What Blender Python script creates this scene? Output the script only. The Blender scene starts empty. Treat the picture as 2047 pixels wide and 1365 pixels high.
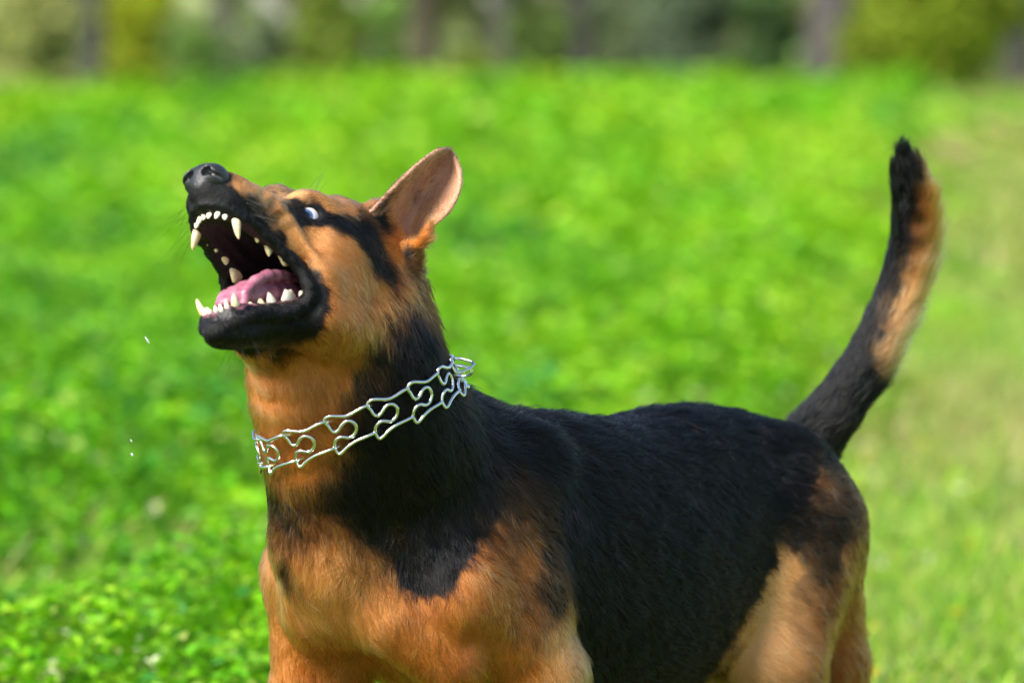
import bpy, math, os, random
import numpy as np
from mathutils import Vector, Matrix

# ------------------------------------------------------------------ camera, sky, sun, exposure
scene = bpy.context.scene
FPX = 10750.0                 # focal length in pixels of a 2047 px wide frame
W_PX, H_PX = 2047.0, 1365.0
CAM_H = 0.98
HORIZON = 70.0
PITCH = math.atan((H_PX / 2 - HORIZON) / FPX)
CAM = np.array([0.0, -5.0, CAM_H])

cam_data = bpy.data.cameras.new("camera")
cam = bpy.data.objects.new("camera", cam_data)
scene.collection.objects.link(cam)
cam.location = CAM
cam.rotation_euler = (math.pi / 2 - PITCH, 0, 0)
cam_data.sensor_width = 36.0
cam_data.lens = 36.0 * FPX / W_PX
cam_data.clip_start = 0.1
cam_data.clip_end = 600.0
cam_data.dof.use_dof = True
cam_data.dof.focus_distance = 5.06
cam_data.dof.aperture_fstop = 5.2
scene.camera = cam

SUN_EL, SUN_AZ = 43.0, -138.0      # degrees; azimuth of the sun seen from the dog: -90 = left, -180 / 180 = behind camera, 0 = straight ahead
world = bpy.data.worlds.new("World")
scene.world = world
world.use_nodes = True
wn = world.node_tree.nodes
wl = world.node_tree.links
bg = wn["Background"]
sky = wn.new("ShaderNodeTexSky")
sky.sky_type = 'NISHITA'
sky.sun_disc = False
sky.sun_elevation = math.radians(SUN_EL)
sky.sun_rotation = math.radians(SUN_AZ)
sky.air_density = 1.0
sky.dust_density = 1.2
sky.ozone_density = 1.0
wl.new(sky.outputs[0], bg.inputs[0])
bg.inputs[1].default_value = 0.078

sd = bpy.data.lights.new("sun", 'SUN')
sd.energy = 3.6
sd.angle = math.radians(32)
sd.color = (1.0, 0.95, 0.86)
sun = bpy.data.objects.new("sun", sd)
scene.collection.objects.link(sun)
_el, _az = math.radians(SUN_EL), math.radians(SUN_AZ)
sdir = Vector((math.sin(_az) * math.cos(_el), math.cos(_az) * math.cos(_el), math.sin(_el)))   # towards the sun
sun.rotation_euler = sdir.to_track_quat('Z', 'Y').to_euler()

scene.view_settings.view_transform = 'Standard'
scene.view_settings.look = 'None'
scene.view_settings.exposure = 1.55
scene.view_settings.gamma = 1.0
scene.view_settings.use_curve_mapping = False
scene.render.engine = 'CYCLES'
scene.cycles.use_denoising = True
scene.cycles.denoiser = 'OPENIMAGEDENOISE'
scene.cycles.denoising_input_passes = 'RGB_ALBEDO_NORMAL'
scene.cycles.denoising_prefilter = 'ACCURATE'
scene.cycles.use_adaptive_sampling = False
scene.cycles.max_bounces = 8
scene.cycles.transparent_max_bounces = 8
scene.cycles_curves.shape = 'RIBBONS'

# ------------------------------------------------------------------ small helpers
C = scene.collection
def link(name, data, parent=None):
    o = bpy.data.objects.new(name, data)
    C.objects.link(o)
    if parent is not None:
        o.parent = parent
        o.matrix_parent_inverse = parent.matrix_world.inverted()
    return o
def tag(o, label=None, cat=None, group=None, kind=None):
    for k, v in (("label", label), ("category", cat), ("group", group), ("kind", kind)):
        if v: o[k] = v
    return o
def empty(name, loc):
    o = bpy.data.objects.new(name, None)
    o.location = loc
    o.empty_display_size = 0.1
    C.objects.link(o)
    bpy.context.view_layer.update()
    return o
def mesh_from(name, verts, faces, mat=None, smooth=True):
    """verts (N,3) metres, faces (M,3) or (M,4) int array"""
    me = bpy.data.meshes.new(name)
    verts = np.asarray(verts, np.float32); faces = np.asarray(faces, np.int32)
    n = faces.shape[1]
    me.vertices.add(len(verts)); me.vertices.foreach_set("co", verts.ravel())
    me.loops.add(faces.size); me.loops.foreach_set("vertex_index", faces.ravel())
    me.polygons.add(len(faces))
    me.polygons.foreach_set("loop_start", np.arange(0, faces.size, n, dtype=np.int32))
    me.polygons.foreach_set("use_smooth", np.full(len(faces), smooth))
    me.update(calc_edges=True)
    me.validate()
    if mat: me.materials.append(mat)
    return me
# ------------------------------------------------------------------ frames (all dog geometry is designed in centimetres)
ca, sa = math.cos(PITCH), math.sin(PITCH)
RIGHT = np.array([1.0, 0, 0]); FWD = np.array([0, ca, -sa]); DOWN = np.array([0, -sa, -ca])
def at(px, py, depth):
    """world point (m) seen at photo pixel px,py at distance depth along the view axis"""
    return CAM + FWD * depth + RIGHT * ((px - W_PX / 2) / FPX * depth) + DOWN * ((py - H_PX / 2) / FPX * depth)
def cam_axes(v):
    return v[0] * RIGHT + v[1] * DOWN + v[2] * FWD

HEAD_O = at(566, 441, 4.95) * 100
HEAD_R = np.stack([cam_axes((-0.5432, -0.3911, -0.7429)), cam_axes((0.8390, -0.2192, -0.4981)), cam_axes((0.0320, -0.8938, 0.4472))])  # rows: forward, left, up
YAW = math.radians(53)
BODY_O = np.array([at(935, 795, 5.19)[0], 0.19, 0.0]) * 100
BODY_R = np.array([[-math.cos(YAW), -math.sin(YAW), 0], [math.sin(YAW), -math.cos(YAW), 0], [0, 0, 1.0]])
def head_l(P): return (P - HEAD_O) @ HEAD_R.T
def head_w(L): return np.asarray(L, float) @ HEAD_R + HEAD_O
def body_l(P): return (P - BODY_O) @ BODY_R.T
def body_w(L): return np.asarray(L, float) @ BODY_R + BODY_O
JAW_PHI = math.radians(27.0)
JAW_H = np.array([-6.5, 0, -5.5])
cj, sj = math.cos(JAW_PHI), math.sin(JAW_PHI)
JAW_R = np.array([[cj, 0, -sj], [0, 1, 0], [sj, 0, cj]])      # rows: jaw forward, left, up in head frame
def jaw_h(L): return np.asarray(L, float) @ JAW_R + JAW_H     # jaw -> head frame
def jaw_l(H): return (H - JAW_H) @ JAW_R.T

# ------------------------------------------------------------------ distance functions
def smin(a, b, k):
    h = np.maximum(k - np.abs(a - b), 0.0) / k
    return np.minimum(a, b) - h * h * k * 0.25
def smax(a, b, k): return -smin(-a, -b, k)
def ell(P, c, r, R=None):
    q = P - np.asarray(c, np.float32)
    if R is not None: q = q @ np.asarray(R, np.float32).T
    r = np.asarray(r, np.float32)
    k0 = np.sqrt(((q / r) ** 2).sum(-1)); k1 = np.sqrt(((q / (r * r)) ** 2).sum(-1)) + 1e-6
    return k0 * (k0 - 1.0) / k1
def cone(P, a, b, ra, rb):
    a = np.asarray(a, np.float32); b = np.asarray(b, np.float32)
    ab = b - a; t = np.clip(((P - a) @ ab) / (ab @ ab), 0, 1)
    q = P - a - t[:, None] * ab
    return np.sqrt((q * q).sum(-1)) - (ra + (rb - ra) * t)
def path(P, pts, k=None):
    """chain of round cones; pts rows x,y,z,r"""
    d = None
    for p, q in zip(pts[:-1], pts[1:]):
        e = cone(P, p[:3], q[:3], p[3], q[3])
        d = e if d is None else (np.minimum(d, e) if k is None else smin(d, e, k))
    return d
def sweep(P, tab, cap=2.0, ex=2.3):
    """solid along local x: rows x, top, bottom, half width"""
    tab = np.asarray(tab, np.float32)
    x = np.clip(P[:, 0], tab[0, 0], tab[-1, 0])
    top = np.interp(x, tab[:, 0], tab[:, 1]); bot = np.interp(x, tab[:, 0], tab[:, 2]); w = np.interp(x, tab[:, 0], tab[:, 3])
    h = (top - bot) / 2; c = (top + bot) / 2
    e = (np.abs(P[:, 1]) / w) ** ex + (np.abs(P[:, 2] - c) / h) ** ex
    e = e ** (1 / ex)
    m = np.minimum(h, w)
    d = (e - 1) * np.where(e < 1, m, np.sqrt(h * w))
    ax = np.abs(P[:, 0] - x)
    return np.where(ax > 0, np.sqrt(np.maximum(d + cap, 0) ** 2 + ax ** 2) - cap, d).astype(np.float32)
def smooth_tab(tab, n=4):
    """Catmull-Rom refinement of a profile table"""
    t = np.array(sorted(tab), float); out = []
    for i in range(len(t) - 1):
        p0, p1, p2, p3 = t[max(i - 1, 0)], t[i], t[i + 1], t[min(i + 2, len(t) - 1)]
        for s in np.linspace(0, 1, n, endpoint=False):
            out.append(0.5 * (2 * p1 + (p2 - p0) * s + (2 * p0 - 5 * p1 + 4 * p2 - p3) * s * s + (3 * p1 - p0 - 3 * p2 + p3) * s ** 3))
            out[-1][0] = p1[0] + (p2[0] - p1[0]) * s
    out.append(t[-1])
    return np.array(out)
def spline(pts, n):
    """Catmull-Rom through rows of pts, n samples per span"""
    p = np.asarray(pts, float); out = []
    for i in range(len(p) - 1):
        p0, p1, p2, p3 = p[max(i - 1, 0)], p[i], p[i + 1], p[min(i + 2, len(p) - 1)]
        for s in np.linspace(0, 1, n, endpoint=False):
            out.append(0.5 * (2 * p1 + (p2 - p0) * s + (2 * p0 - 5 * p1 + 4 * p2 - p3) * s * s + (3 * p1 - p0 - 3 * p2 + p3) * s ** 3))
    out.append(p[-1])
    return np.array(out)
def cloud(P, Q, r):
    """distance to a dense cloud of points, minus r"""
    out = np.empty(len(P), np.float32); Q = Q.astype(np.float32); q2 = (Q * Q).sum(1)
    for s in range(0, len(P), 20000):
        p = P[s:s + 20000].astype(np.float32)
        out[s:s + 20000] = np.sqrt(np.maximum(((p * p).sum(1)[:, None] + q2[None] - 2 * p @ Q.T).min(1), 0))
    return out - r
def vnoise(P, f, seed=0):
    """cheap smooth noise in -1..1"""
    rs = np.random.RandomState(seed); s = np.zeros(len(P))
    for i in range(5):
        k = rs.normal(size=3); k /= np.linalg.norm(k)
        s += np.sin(P @ k * f * rs.uniform(.7, 1.4) + rs.uniform(0, 6.28) + 1.3 * np.sin(P @ rs.normal(size=3) * f * .5))
    return s / 3.2

# ------------------------------------------------------------------ surface nets on a sparse grid
def polygonise(f, lo, hi, vox, blk=4, slack=1.25):
    lo = np.asarray(lo, float); n = np.ceil((np.asarray(hi) - lo) / (vox * blk)).astype(int)
    B = vox * blk
    # two coarse passes
    big = 4
    nb = np.ceil(n / big).astype(int)
    g = np.stack(np.meshgrid(*[np.arange(m) for m in nb], indexing='ij'), -1).reshape(-1, 3)
    d = f(((g + .5) * B * big + lo).astype(np.float32))
    g = g[np.abs(d) < B * big * .87 * slack]
    o = np.stack(np.meshgrid(*[np.arange(big)] * 3, indexing='ij'), -1).reshape(-1, 3)
    g = (g[:, None] * big + o[None]).reshape(-1, 3)
    d = f(((g + .5) * B + lo).astype(np.float32))
    g = g[np.abs(d) < B * .87 * slack]
    m = blk + 1
    o = np.stack(np.meshgrid(*[np.arange(m)] * 3, indexing='ij'), -1).reshape(-1, 3)
    V = []; K = []; SX = []; 
    N = (n * blk + 4).astype(np.int64)
    key = lambda c: (c[..., 0].astype(np.int64) * N[1] + c[..., 1]) * N[2] + c[..., 2]
    edges = [(0, 1), (2, 3), (4, 5), (6, 7), (0, 2), (1, 3), (4, 6), (5, 7), (0, 4), (1, 5), (2, 6), (3, 7)]
    corner = np.array([[i >> 2 & 1, i >> 1 & 1, i & 1] for i in range(8)])
    for s in range(0, len(g), 4000):
        gg = g[s:s + 4000] * blk
        I = gg[:, None] + o[None]
        D = f((I.reshape(-1, 3) * vox + lo).astype(np.float32)).reshape(len(gg), m, m, m)
        C8 = np.stack([D[:, a:a + blk, b:b + blk, c:c + blk] for a, b, c in corner], -1).reshape(-1, 8)
        cell = (gg[:, None] + np.stack(np.meshgrid(*[np.arange(blk)] * 3, indexing='ij'), -1).reshape(1, -1, 3)).reshape(-1, 3)
        neg = C8 < 0
        act = neg.any(1) & ~neg.all(1)
        C8 = C8[act]; cell = cell[act]; neg = neg[act]
        acc = np.zeros((len(cell), 3)); cnt = np.zeros(len(cell))
        for a, b in edges:
            x = neg[:, a] != neg[:, b]
            t = np.where(x, C8[:, a] / np.where(x, C8[:, a] - C8[:, b], 1), 0)
            acc += np.where(x[:, None], corner[a] + (corner[b] - corner[a]) * t[:, None], 0); cnt += x
        V.append((cell + acc / cnt[:, None]) * vox + lo); K.append(cell)
        SX.append(np.stack([neg[:, 0], neg[:, 4], neg[:, 2], neg[:, 1]], -1))
    V = np.concatenate(V); K = np.concatenate(K); SX = np.concatenate(SX)
    kk = key(K); order = np.argsort(kk); kk = kk[order]; V = V[order]; K = K[order]; SX = SX[order]
    Fs = []
    for ax in range(3):
        x = SX[:, 0] != SX[:, 1 + ax]
        c = K[x]; inside = SX[x, 0]
        u, v = (ax + 1) % 3, (ax + 2) % 3
        eu = np.eye(3, dtype=int)[u]; ev = np.eye(3, dtype=int)[v]
        ids = []; ok = np.ones(len(c), bool)
        for off in (0 * eu, -eu, -eu - ev, -ev):
            q = key(c + off); j = np.searchsorted(kk, q); j = np.minimum(j, len(kk) - 1); ok &= kk[j] == q; ids.append(j)
        q = np.stack(ids, -1)
        q = np.where(inside[:, None], q, q[:, ::-1])[ok]
        Fs.append(q)
    return V, np.concatenate(Fs)
def biggest_piece(V, F):
    """keep the largest connected component"""
    lab = np.arange(len(V))
    while True:
        m = lab[F].min(1); new = lab.copy()
        for k in range(F.shape[1]): np.minimum.at(new, F[:, k], m)
        new = new[new]
        if (new == lab).all(): break
        lab = new
    ids, cnt = np.unique(lab, return_counts=True)
    keep = lab == ids[cnt.argmax()]
    idx = np.cumsum(keep) - 1
    return V[keep], idx[F[keep[F[:, 0]]]]
def grad_of(f, P, e=0.05):
    P = P.astype(np.float32)
    g = np.stack([f(P + np.float32(e) * v) - f(P - np.float32(e) * v) for v in np.eye(3, dtype=np.float32)], -1)
    return g / (np.linalg.norm(g, axis=1, keepdims=True) + 1e-9)
# ------------------------------------------------------------------ the dog's body as one implicit surface (cm)
TORSO = smooth_tab([(20, 50, 45, 3.0), (17, 54.5, 41.5, 7.5), (12, 59.5, 37.5, 10.2), (6, 61.6, 34.0, 11.4), (-2, 61.5, 31.5, 12.2), (-12, 60.9, 30.5, 12.7),
                    (-24, 59.5, 30.5, 12.4), (-35, 60.2, 32.0, 11.2), (-44, 59.2, 37, 9.8), (-51, 55.6, 42, 7.5), (-55, 51.5, 45, 4.0)])
ARM_L = [(-1, 6.3, 56.6, 4.2), (12.5, 8.0, 45.4, 4.3), (2.0, 10.0, 37.5, 4.2)]
ARM_R = [(0, -6.5, 58.0, 4.2), (14.2, -7.5, 46.5, 4.5), (12.0, -8.8, 34.5, 4.5)]
def f_torso(L):
    S = L.copy(); S[:, 1] = np.abs(L[:, 1])
    d = sweep(L, TORSO, 3.0, 2.25)
    # shoulder blade, upper arm
    for A, e in ((ARM_L, ell(L, (4.0, 10.2, 43.0), (5.2, 3.6, 8.0))), (ARM_R, ell(L, (9.0, -8.6, 42.0), (5.5, 4.0, 6.5)))):
        a = smin(cone(L, A[0][:3], A[1][:3], A[0][3], A[1][3]), cone(L, A[1][:3], A[2][:3], A[1][3], A[2][3]), 2.5)
        d = smin(d, smin(a, e, 2.0), 1.7)
    # breast
    d = smin(d, path(S, [(18.0, 1.9, 48.0, 3.4), (16.8, 4.4, 43.6, 3.7), (12.5, 7.6, 39.6, 3.6)]), 1.3)
    d = smin(d, ell(L, (17.0, 0, 46.5), (3.6, 2.4, 5.0)), 1.5)
    # haunch
    d = smin(d, ell(S, (-45.5, 6.4, 46.0), (9.4, 5.4, 11.5)), 3.5)
    d = smin(d, cone(S, (-46.0, 7.0, 47), (-39.5, 8.8, 34.0), 7.2, 5.2), 3.0)
    d = smin(d, cone(S, (-50.0, 6.2, 47), (-52.0, 7.4, 33), 4.6, 4.0), 3.0)
    return d
def f_legs(L):
    S = L.copy(); S[:, 1] = np.abs(L[:, 1])
    d = None
    for sy, dx, dz, dy in ((1, 2.2, 0.0, 1.0), (-1, 11.0, -2.0, 0.0)):
        Q = L.copy(); Q[:, 1] = Q[:, 1] * sy - dy
        Q[:, 0] -= dx * np.clip(Q[:, 2] / 34, .82, 1)
        e = path(Q, [(0.5, 9.4, 36.5 + dz, 4.5), (1.2, 9.4, 27, 3.3), (1.5, 9.2, 15, 2.5), (2.0, 9.2, 12.5, 2.7), (4.0, 9.2, 5, 2.3)])
        e = smin(e, cone(Q, (-2.8, 9.4, 37.5 + dz), (-0.5, 9.5, 30), 2.6, 2.3), 1.5)
        e = smin(e, ell(Q, (6.0, 9.2, 2.6), (4.6, 3.5, 2.7)), 1.5)
        for t in (-2.3, -0.8, 0.8, 2.3):
            e = smin(e, ell(Q, (9.4 - abs(t) * .35, 9.2 + t, 2.0), (2.0, 0.95, 1.7)), 0.5)
        d = e if d is None else np.minimum(d, e)
    h = path(S, [(-39.5, 8.8, 34, 5.0), (-46, 8.6, 26, 3.6), (-55.0, 8.4, 18.5, 2.3)])
    h = smin(h, path(S, [(-52, 7.6, 33, 3.6), (-56.2, 8.4, 20, 1.7)]), 2.0)
    h = smin(h, path(S, [(-55.6, 8.4, 18.5, 2.4), (-54.5, 8.4, 8, 1.9), (-52.5, 8.4, 4.0, 2.1)]), 1.5)
    h = smin(h, ell(S, (-51.0, 8.4, 2.5), (4.4, 3.3, 2.6)), 1.5)
    for t in (-2.2, -0.75, 0.75, 2.2):
        h = smin(h, ell(S, (-47.8 - abs(t) * .35, 8.4 + t, 2.0), (1.9, 0.9, 1.6)), 0.5)
    return np.minimum(d, h)

def W(px, py, depth): return at(px, py, depth) * 100
def pxr(r, depth=5.0): return r / FPX * depth * 100        # radius in photo pixels -> cm
NECK = [np.r_[W(820, 985, 5.15), 10.6], np.r_[W(756, 880, 5.07), 8.4], np.r_[W(708, 780, 5.03), 7.9], np.r_[W(688, 680, 5.02), 7.9], np.r_[W(690, 590, 5.02), 6.6]]
NECK2 = [np.r_[W(722, 560, 5.06), 4.1], np.r_[W(752, 690, 5.11), 3.9], np.r_[W(806, 810, 5.17), 3.5], np.r_[W(915, 880, 5.26), 3.4]]
THROAT = [np.r_[W(560, 690, 4.97), 2.4], np.r_[W(599, 800, 4.985), 3.1], np.r_[W(655, 940, 5.025), 4.6], np.r_[W(664, 1060, 5.055), 5.2], np.r_[W(682, 1160, 5.075), 4.6]]
FOLDS = [[np.r_[W(512, 757, 4.975), .55], np.r_[W(545, 772, 4.953), .75], np.r_[W(590, 776, 4.947), .8], np.r_[W(640, 762, 4.944), .7], np.r_[W(680, 730, 4.944), .4]],
         [np.r_[W(520, 806, 4.975), .5], np.r_[W(555, 820, 4.956), .75], np.r_[W(600, 821, 4.950), .75], np.r_[W(645, 808, 4.949), .4]]]
def f_neck(P):
    d = path(P, NECK, 3.0)
    d = smin(d, path(P, NECK2, 3.0), 4.0)
    d = smin(d, path(P, THROAT, 3.0), 4.0)
    for fold in FOLDS: d = smin(d, path(P, fold), .7)
    return d
_td = 5.62
TAIL = [np.r_[W(1535, 925, 5.56), 3.4], np.r_[W(1596, 908, _td), pxr(56, _td)], np.r_[W(1644, 850, _td), pxr(51, _td)], np.r_[W(1692, 785, _td + .01), pxr(44, _td)], np.r_[W(1746, 700, _td + .02), pxr(41, _td)],
        np.r_[W(1788, 610, _td + .03), pxr(40, _td)], np.r_[W(1818, 515, _td + .03), pxr(40, _td)], np.r_[W(1828, 425, _td + .02), pxr(38, _td)], np.r_[W(1818, 355, _td + .01), pxr(32, _td)], np.r_[W(1806, 308, _td), pxr(17, _td)]]
TAIL_S = spline(TAIL, 4)
TAIL_S[6:-3, 3] *= 1.13
def f_tail(P): return path(P, TAIL_S)

# head (head frame: x towards the nose, y left, z up, origin between the eyes)
SKULL = smooth_tab([(11.7, -0.6, -4.2, 1.7), (10.8, 0.0, -4.7, 2.25), (9.5, 0.3, -4.95, 2.75), (6, 0.5, -5.1, 3.1), (3, 0.75, -5.4, 3.5), (0.8, 1.7, -5.6, 4.1), (-2, 3.2, -5.8, 5.0),
                    (-5, 4.5, -6.0, 5.6), (-8, 4.7, -6.0, 5.7), (-11, 3.2, -5.6, 5.0), (-13, 0.4, -4.6, 3.4)])
JAWT = smooth_tab([(18.3, -0.4, -2.9, 1.3), (17.6, -0.15, -3.2, 1.9), (15.5, 0.0, -3.5, 2.25), (12.5, 0.0, -3.4, 2.45), (9, -0.1, -3.6, 3.0), (5, -0.4, -4.0, 3.9), (1, -1.0, -4.2, 4.6), (-2.5, -1.0, -4.0, 4.6)])
LIP = [(12.35, 0.0, -4.05, .34), (11.9, 1.15, -4.15, .36), (10.9, 2.05, -4.35, .42), (9.4, 2.65, -4.75, .50), (7.2, 2.95, -5.35, .52), (4.8, 3.35, -6.0, .55), (2.9, 3.85, -6.9, .62), (1.7, 4.3, -8.1, .72), (1.25, 4.45, -9.3, .80)]
LIPJ = [(9.6, 3.75, -0.9, .78), (11.5, 3.2, -1.15, .66), (13.5, 2.65, -1.0, .55), (15.6, 2.35, -0.95, .5), (17.2, 1.95, -1.05, .45), (18.0, 1.0, -1.25, .42), (18.2, 0, -1.3, .42)]
LIP_ALL = spline([*LIP, *[np.r_[jaw_h(p[:3]), p[3]] for p in LIPJ]], 3)
LIP_ALL[:, 3] *= .85
GUM_U = [(11.2, 0, -4.55, .45), (10.8, 1.2, -4.6, .5), (9.9, 2.05, -4.75, .6), (6, 2.3, -5.2, .5), (2.5, 2.75, -5.75, .55), (-.5, 3.1, -6.1, .5)]
GUM_L = [(18.0, 0, -.25, .42), (17.6, 1.0, -.25, .45), (16.9, 1.65, -.2, .55), (12.5, 2.0, -.35, .45), (8.5, 2.6, -.35, .5), (5, 3.0, -.3, .5)]
_gum = spline([g[:3] for g in GUM_U] + [(-3.0, 3.3, -6.9)] + [jaw_h(g[:3]) for g in GUM_L[::-1]], 12)
_lip = spline([p[:3] for p in LIP_ALL], 6)
def _along(c, n):
    l = np.r_[0, np.cumsum(np.linalg.norm(np.diff(c, axis=0), axis=1))]; l /= l[-1]
    return np.stack([np.interp(np.linspace(0, 1, n), l, c[:, i]) for i in range(3)], 1)
_g, _l = _along(_gum, 130), _along(_lip, 130)
BUCCAL = np.concatenate([_g + (_l - _g) * t + np.array([0, .25 * math.sin(math.pi * t), 0]) for t in np.linspace(0, 1, 11)])
BUC_LO, BUC_HI = BUCCAL.min(0) - 1, BUCCAL.max(0) + 1
EYE_C = np.array([0.08, 2.52, -0.62]); EYE_R = 1.42
# eyelid rim: points on the front of the eye
_ex = np.array([0.66, 0.74, -0.02]); _ex /= np.linalg.norm(_ex)                # the eye looks forward and out
_eh = np.array([0.70, -0.60, -0.38]); _eh -= _ex * (_eh @ _ex); _eh /= np.linalg.norm(_eh)   # towards the inner corner
_ev = np.cross(_eh, _ex); _ev *= np.sign(_ev[2])
def lid(u, v, up=1.0):
    w = math.sqrt(max(0.0, 1 - min(1, u * u + v * v)))
    return EYE_C + (EYE_R + .04) * (_ex * w + _eh * u + _ev * v) * up
LID_UP = [lid(.98, -.36), lid(.74, .10), lid(.42, .40), lid(0, .52), lid(-.42, .44), lid(-.76, .16), lid(-.95, -.26)]
LID_LO = [lid(.98, -.36), lid(.6, -.52), lid(.1, -.58), lid(-.45, -.52), lid(-.78, -.38), lid(-.95, -.26)]
LID_UP = [np.r_[p, .14] for p in spline(LID_UP, 3)]
LID_LO = [np.r_[p, .12] for p in spline(LID_LO, 3)]

# ear sheet: rows from base to tip, (front edge, middle, rear edge) as px,py,depth
_er = [((748, 418, 4.985), (785, 470, 5.035), (826, 548, 5.035)), ((775, 388, 4.985), (812, 438, 5.05), (838, 500, 5.02)), ((806, 357, 4.995), (836, 398, 5.06), (862, 456, 5.01)),
       ((835, 330, 5.01), (862, 365, 5.065), (893, 426, 5.02)), ((862, 310, 5.03), (884, 340, 5.07), (911, 397, 5.035)), ((876, 302, 5.04), (899, 322, 5.07), (920, 366, 5.045)), ((887, 299, 5.05), (903, 308, 5.068), (917, 336, 5.055))]
_rows = np.array([[head_l(W(*p)[None])[0] for p in r] for r in _er])          # 7 x 3 x 3 in the head frame
def ear_sheet(nu, nv):
    a = np.stack([spline(_rows[:, j], nv) for j in range(3)], 1)             # rows refined
    t = np.linspace(0, 1, nu)[:, None]
    out = []
    for f, m, r in a:
        c = 2 * m - .5 * (f + r)
        out.append((1 - t) ** 2 * f + 2 * t * (1 - t) * c + t * t * r)
    return np.array(out)
EAR_G = ear_sheet(40, 9)
EAR_Q = EAR_G.reshape(-1, 3)
EAR_LO, EAR_HI = EAR_Q.min(0) - 4.6, EAR_Q.max(0) + 4.6
_lobe = [np.r_[head_l(W(858, 452, 5.0)[None])[0], .42], np.r_[head_l(W(852, 472, 4.995)[None])[0], .62], np.r_[head_l(W(842, 488, 5.0)[None])[0], .5], np.r_[head_l(W(822, 490, 5.005)[None])[0], .6]]
_lobe2 = [np.r_[head_l(W(826, 500, 5.01)[None])[0], .9], np.r_[head_l(W(818, 560, 5.02)[None])[0], 1.0], np.r_[head_l(W(800, 600, 5.03)[None])[0], 1.2]]
_earroot = [np.r_[head_l(W(752, 432, 5.01)[None])[0], 1.5], np.r_[head_l(W(790, 500, 5.03)[None])[0], 1.7], np.r_[head_l(W(805, 545, 5.03)[None])[0], 1.6]]

def f_head(H):
    S = H.copy(); S[:, 1] = np.abs(H[:, 1])
    d = sweep(H, SKULL, 1.6, 2.3)
    # brow, cheekbone, muzzle sides
    d = smin(d, ell(S, (-1.0, 2.5, 1.35), (2.6, 1.7, 1.0)), 1.4)
    d = smin(d, ell(S, (-4.6, 4.1, -2.6), (4.2, 1.9, 2.2)), 1.8)
    d = smin(d, ell(S, (9.2, 1.75, -3.0), (2.7, 1.35, 1.8)), 1.0)
    d = smin(d, path(S, [(4.6, 3.1, -2.0, .2), (3.0, 3.5, -3.2, .34), (1.2, 4.3, -5.1, .38), (.2, 4.8, -7.0, .25)]), 1.2)      # snarl fold
    J = jaw_l(H); SJ = J.copy(); SJ[:, 1] = np.abs(J[:, 1])
    j = sweep(J, JAWT, 1.2, 2.3)
    d = smin(d, j, 1.0)
    # masseter and the cheek skin behind the mouth corner
    d = smin(d, ell(S, (-4.2, 4.2, -6.6), (4.6, 1.8, 4.6)), 1.8)
    d = smin(d, cone(S, (-1.0, 4.2, -6.6), (-1.2, 4.1, -10.4), 1.1, 1.2), 1.5)
    d = smin(d, ell(S, (-4.0, 2.6, -10.4), (5.0, 3.0, 2.2)), 2.0)
    # open mouth
    cav = path(S, [(-5.0, 0, -7.2, 1.5), (0, 0, -8.2, 2.4), (5, 0, -9.4, 3.2), (12, 0, -11.0, 4.5)])
    cav = smax(cav, S[:, 1] - (2.75 - np.clip((H[:, 0] - 3) / 40, 0, .4)), .6)
    d = smax(d, -cav, .5)
    pal = ell(H, (4.5, 0, -5.7), (7.0, 1.75, 1.5)); d = smax(d, -pal, .5)
    flo = ell(J, (10.0, 0, 0.5), (7.2, 1.35, 1.4)); d = smax(d, -flo, .5)
    # gum ridges
    d = smin(d, path(S, [(9.5, 1.6, -4.1, .75), (5, 2.1, -4.3, 1.0), (1, 2.8, -4.8, 1.1), (-2, 3.2, -5.3, 1.2)]), .4)
    d = smin(d, path(S, GUM_U), .35)
    d = smin(d, path(SJ, GUM_L), .35)
    nb_ = ((S > BUC_LO) & (S < BUC_HI)).all(1)
    if nb_.any(): d[nb_] = smin(d[nb_], cloud(S[nb_], BUCCAL, .3), .4)
    # lips
    d = smin(d, path(S, LIP_ALL), .5)
    near_l = np.abs(d) < .8
    if near_l.any():
        q = S[near_l]; lipw = np.exp(-(np.maximum(path(q, LIP_ALL), 0) / .6) ** 2)
        d[near_l] += (.11 * vnoise(H[near_l], 3.3, 3) + .075 * vnoise(H[near_l], 7.0, 4)) * lipw
        mz = np.exp(-((q[:, 0] - 6.0) / 2.6) ** 2 - ((q[:, 2] + 2.2) / 1.7) ** 2) * (q[:, 1] > 1.2)
        d[near_l] += .075 * np.sin(q[:, 0] * 3.4 + q[:, 2] * 3.0 + .8 * vnoise(q, 1.5, 8)) * mz        # bunched snarl creases
    # eye socket, lids
    d = smax(d, -ell(S, EYE_C + .3 * _ex, (1.34, 1.34, 1.34)), .35)
    d = smin(d, np.minimum(path(S, LID_UP), path(S, LID_LO)), .28)
    d = smin(d, cone(S, lid(.96, -.32), lid(1.35, -.5, 1.05), .18, .12), .4)
    # ears
    near = ((S > EAR_LO) & (S < EAR_HI)).all(1)
    S = S.copy(); m_ = H[:, 1] < 0; S[m_, 2] -= 1.25; S[m_, 1] -= .24 * np.clip(S[m_, 2] - 2, 0, 12)                       # the off ear is carried a little higher
    near = ((S > EAR_LO) & (S < EAR_HI)).all(1)
    d = smin(d, path(S, _earroot), 1.2)
    d = smin(d, path(S, _lobe2), .9)
    d = smin(d, path(S, _lobe), .4)
    if near.any():
        d[near] = smin(d[near], cloud(S[near], EAR_Q, .25), .6)
    return d

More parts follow.
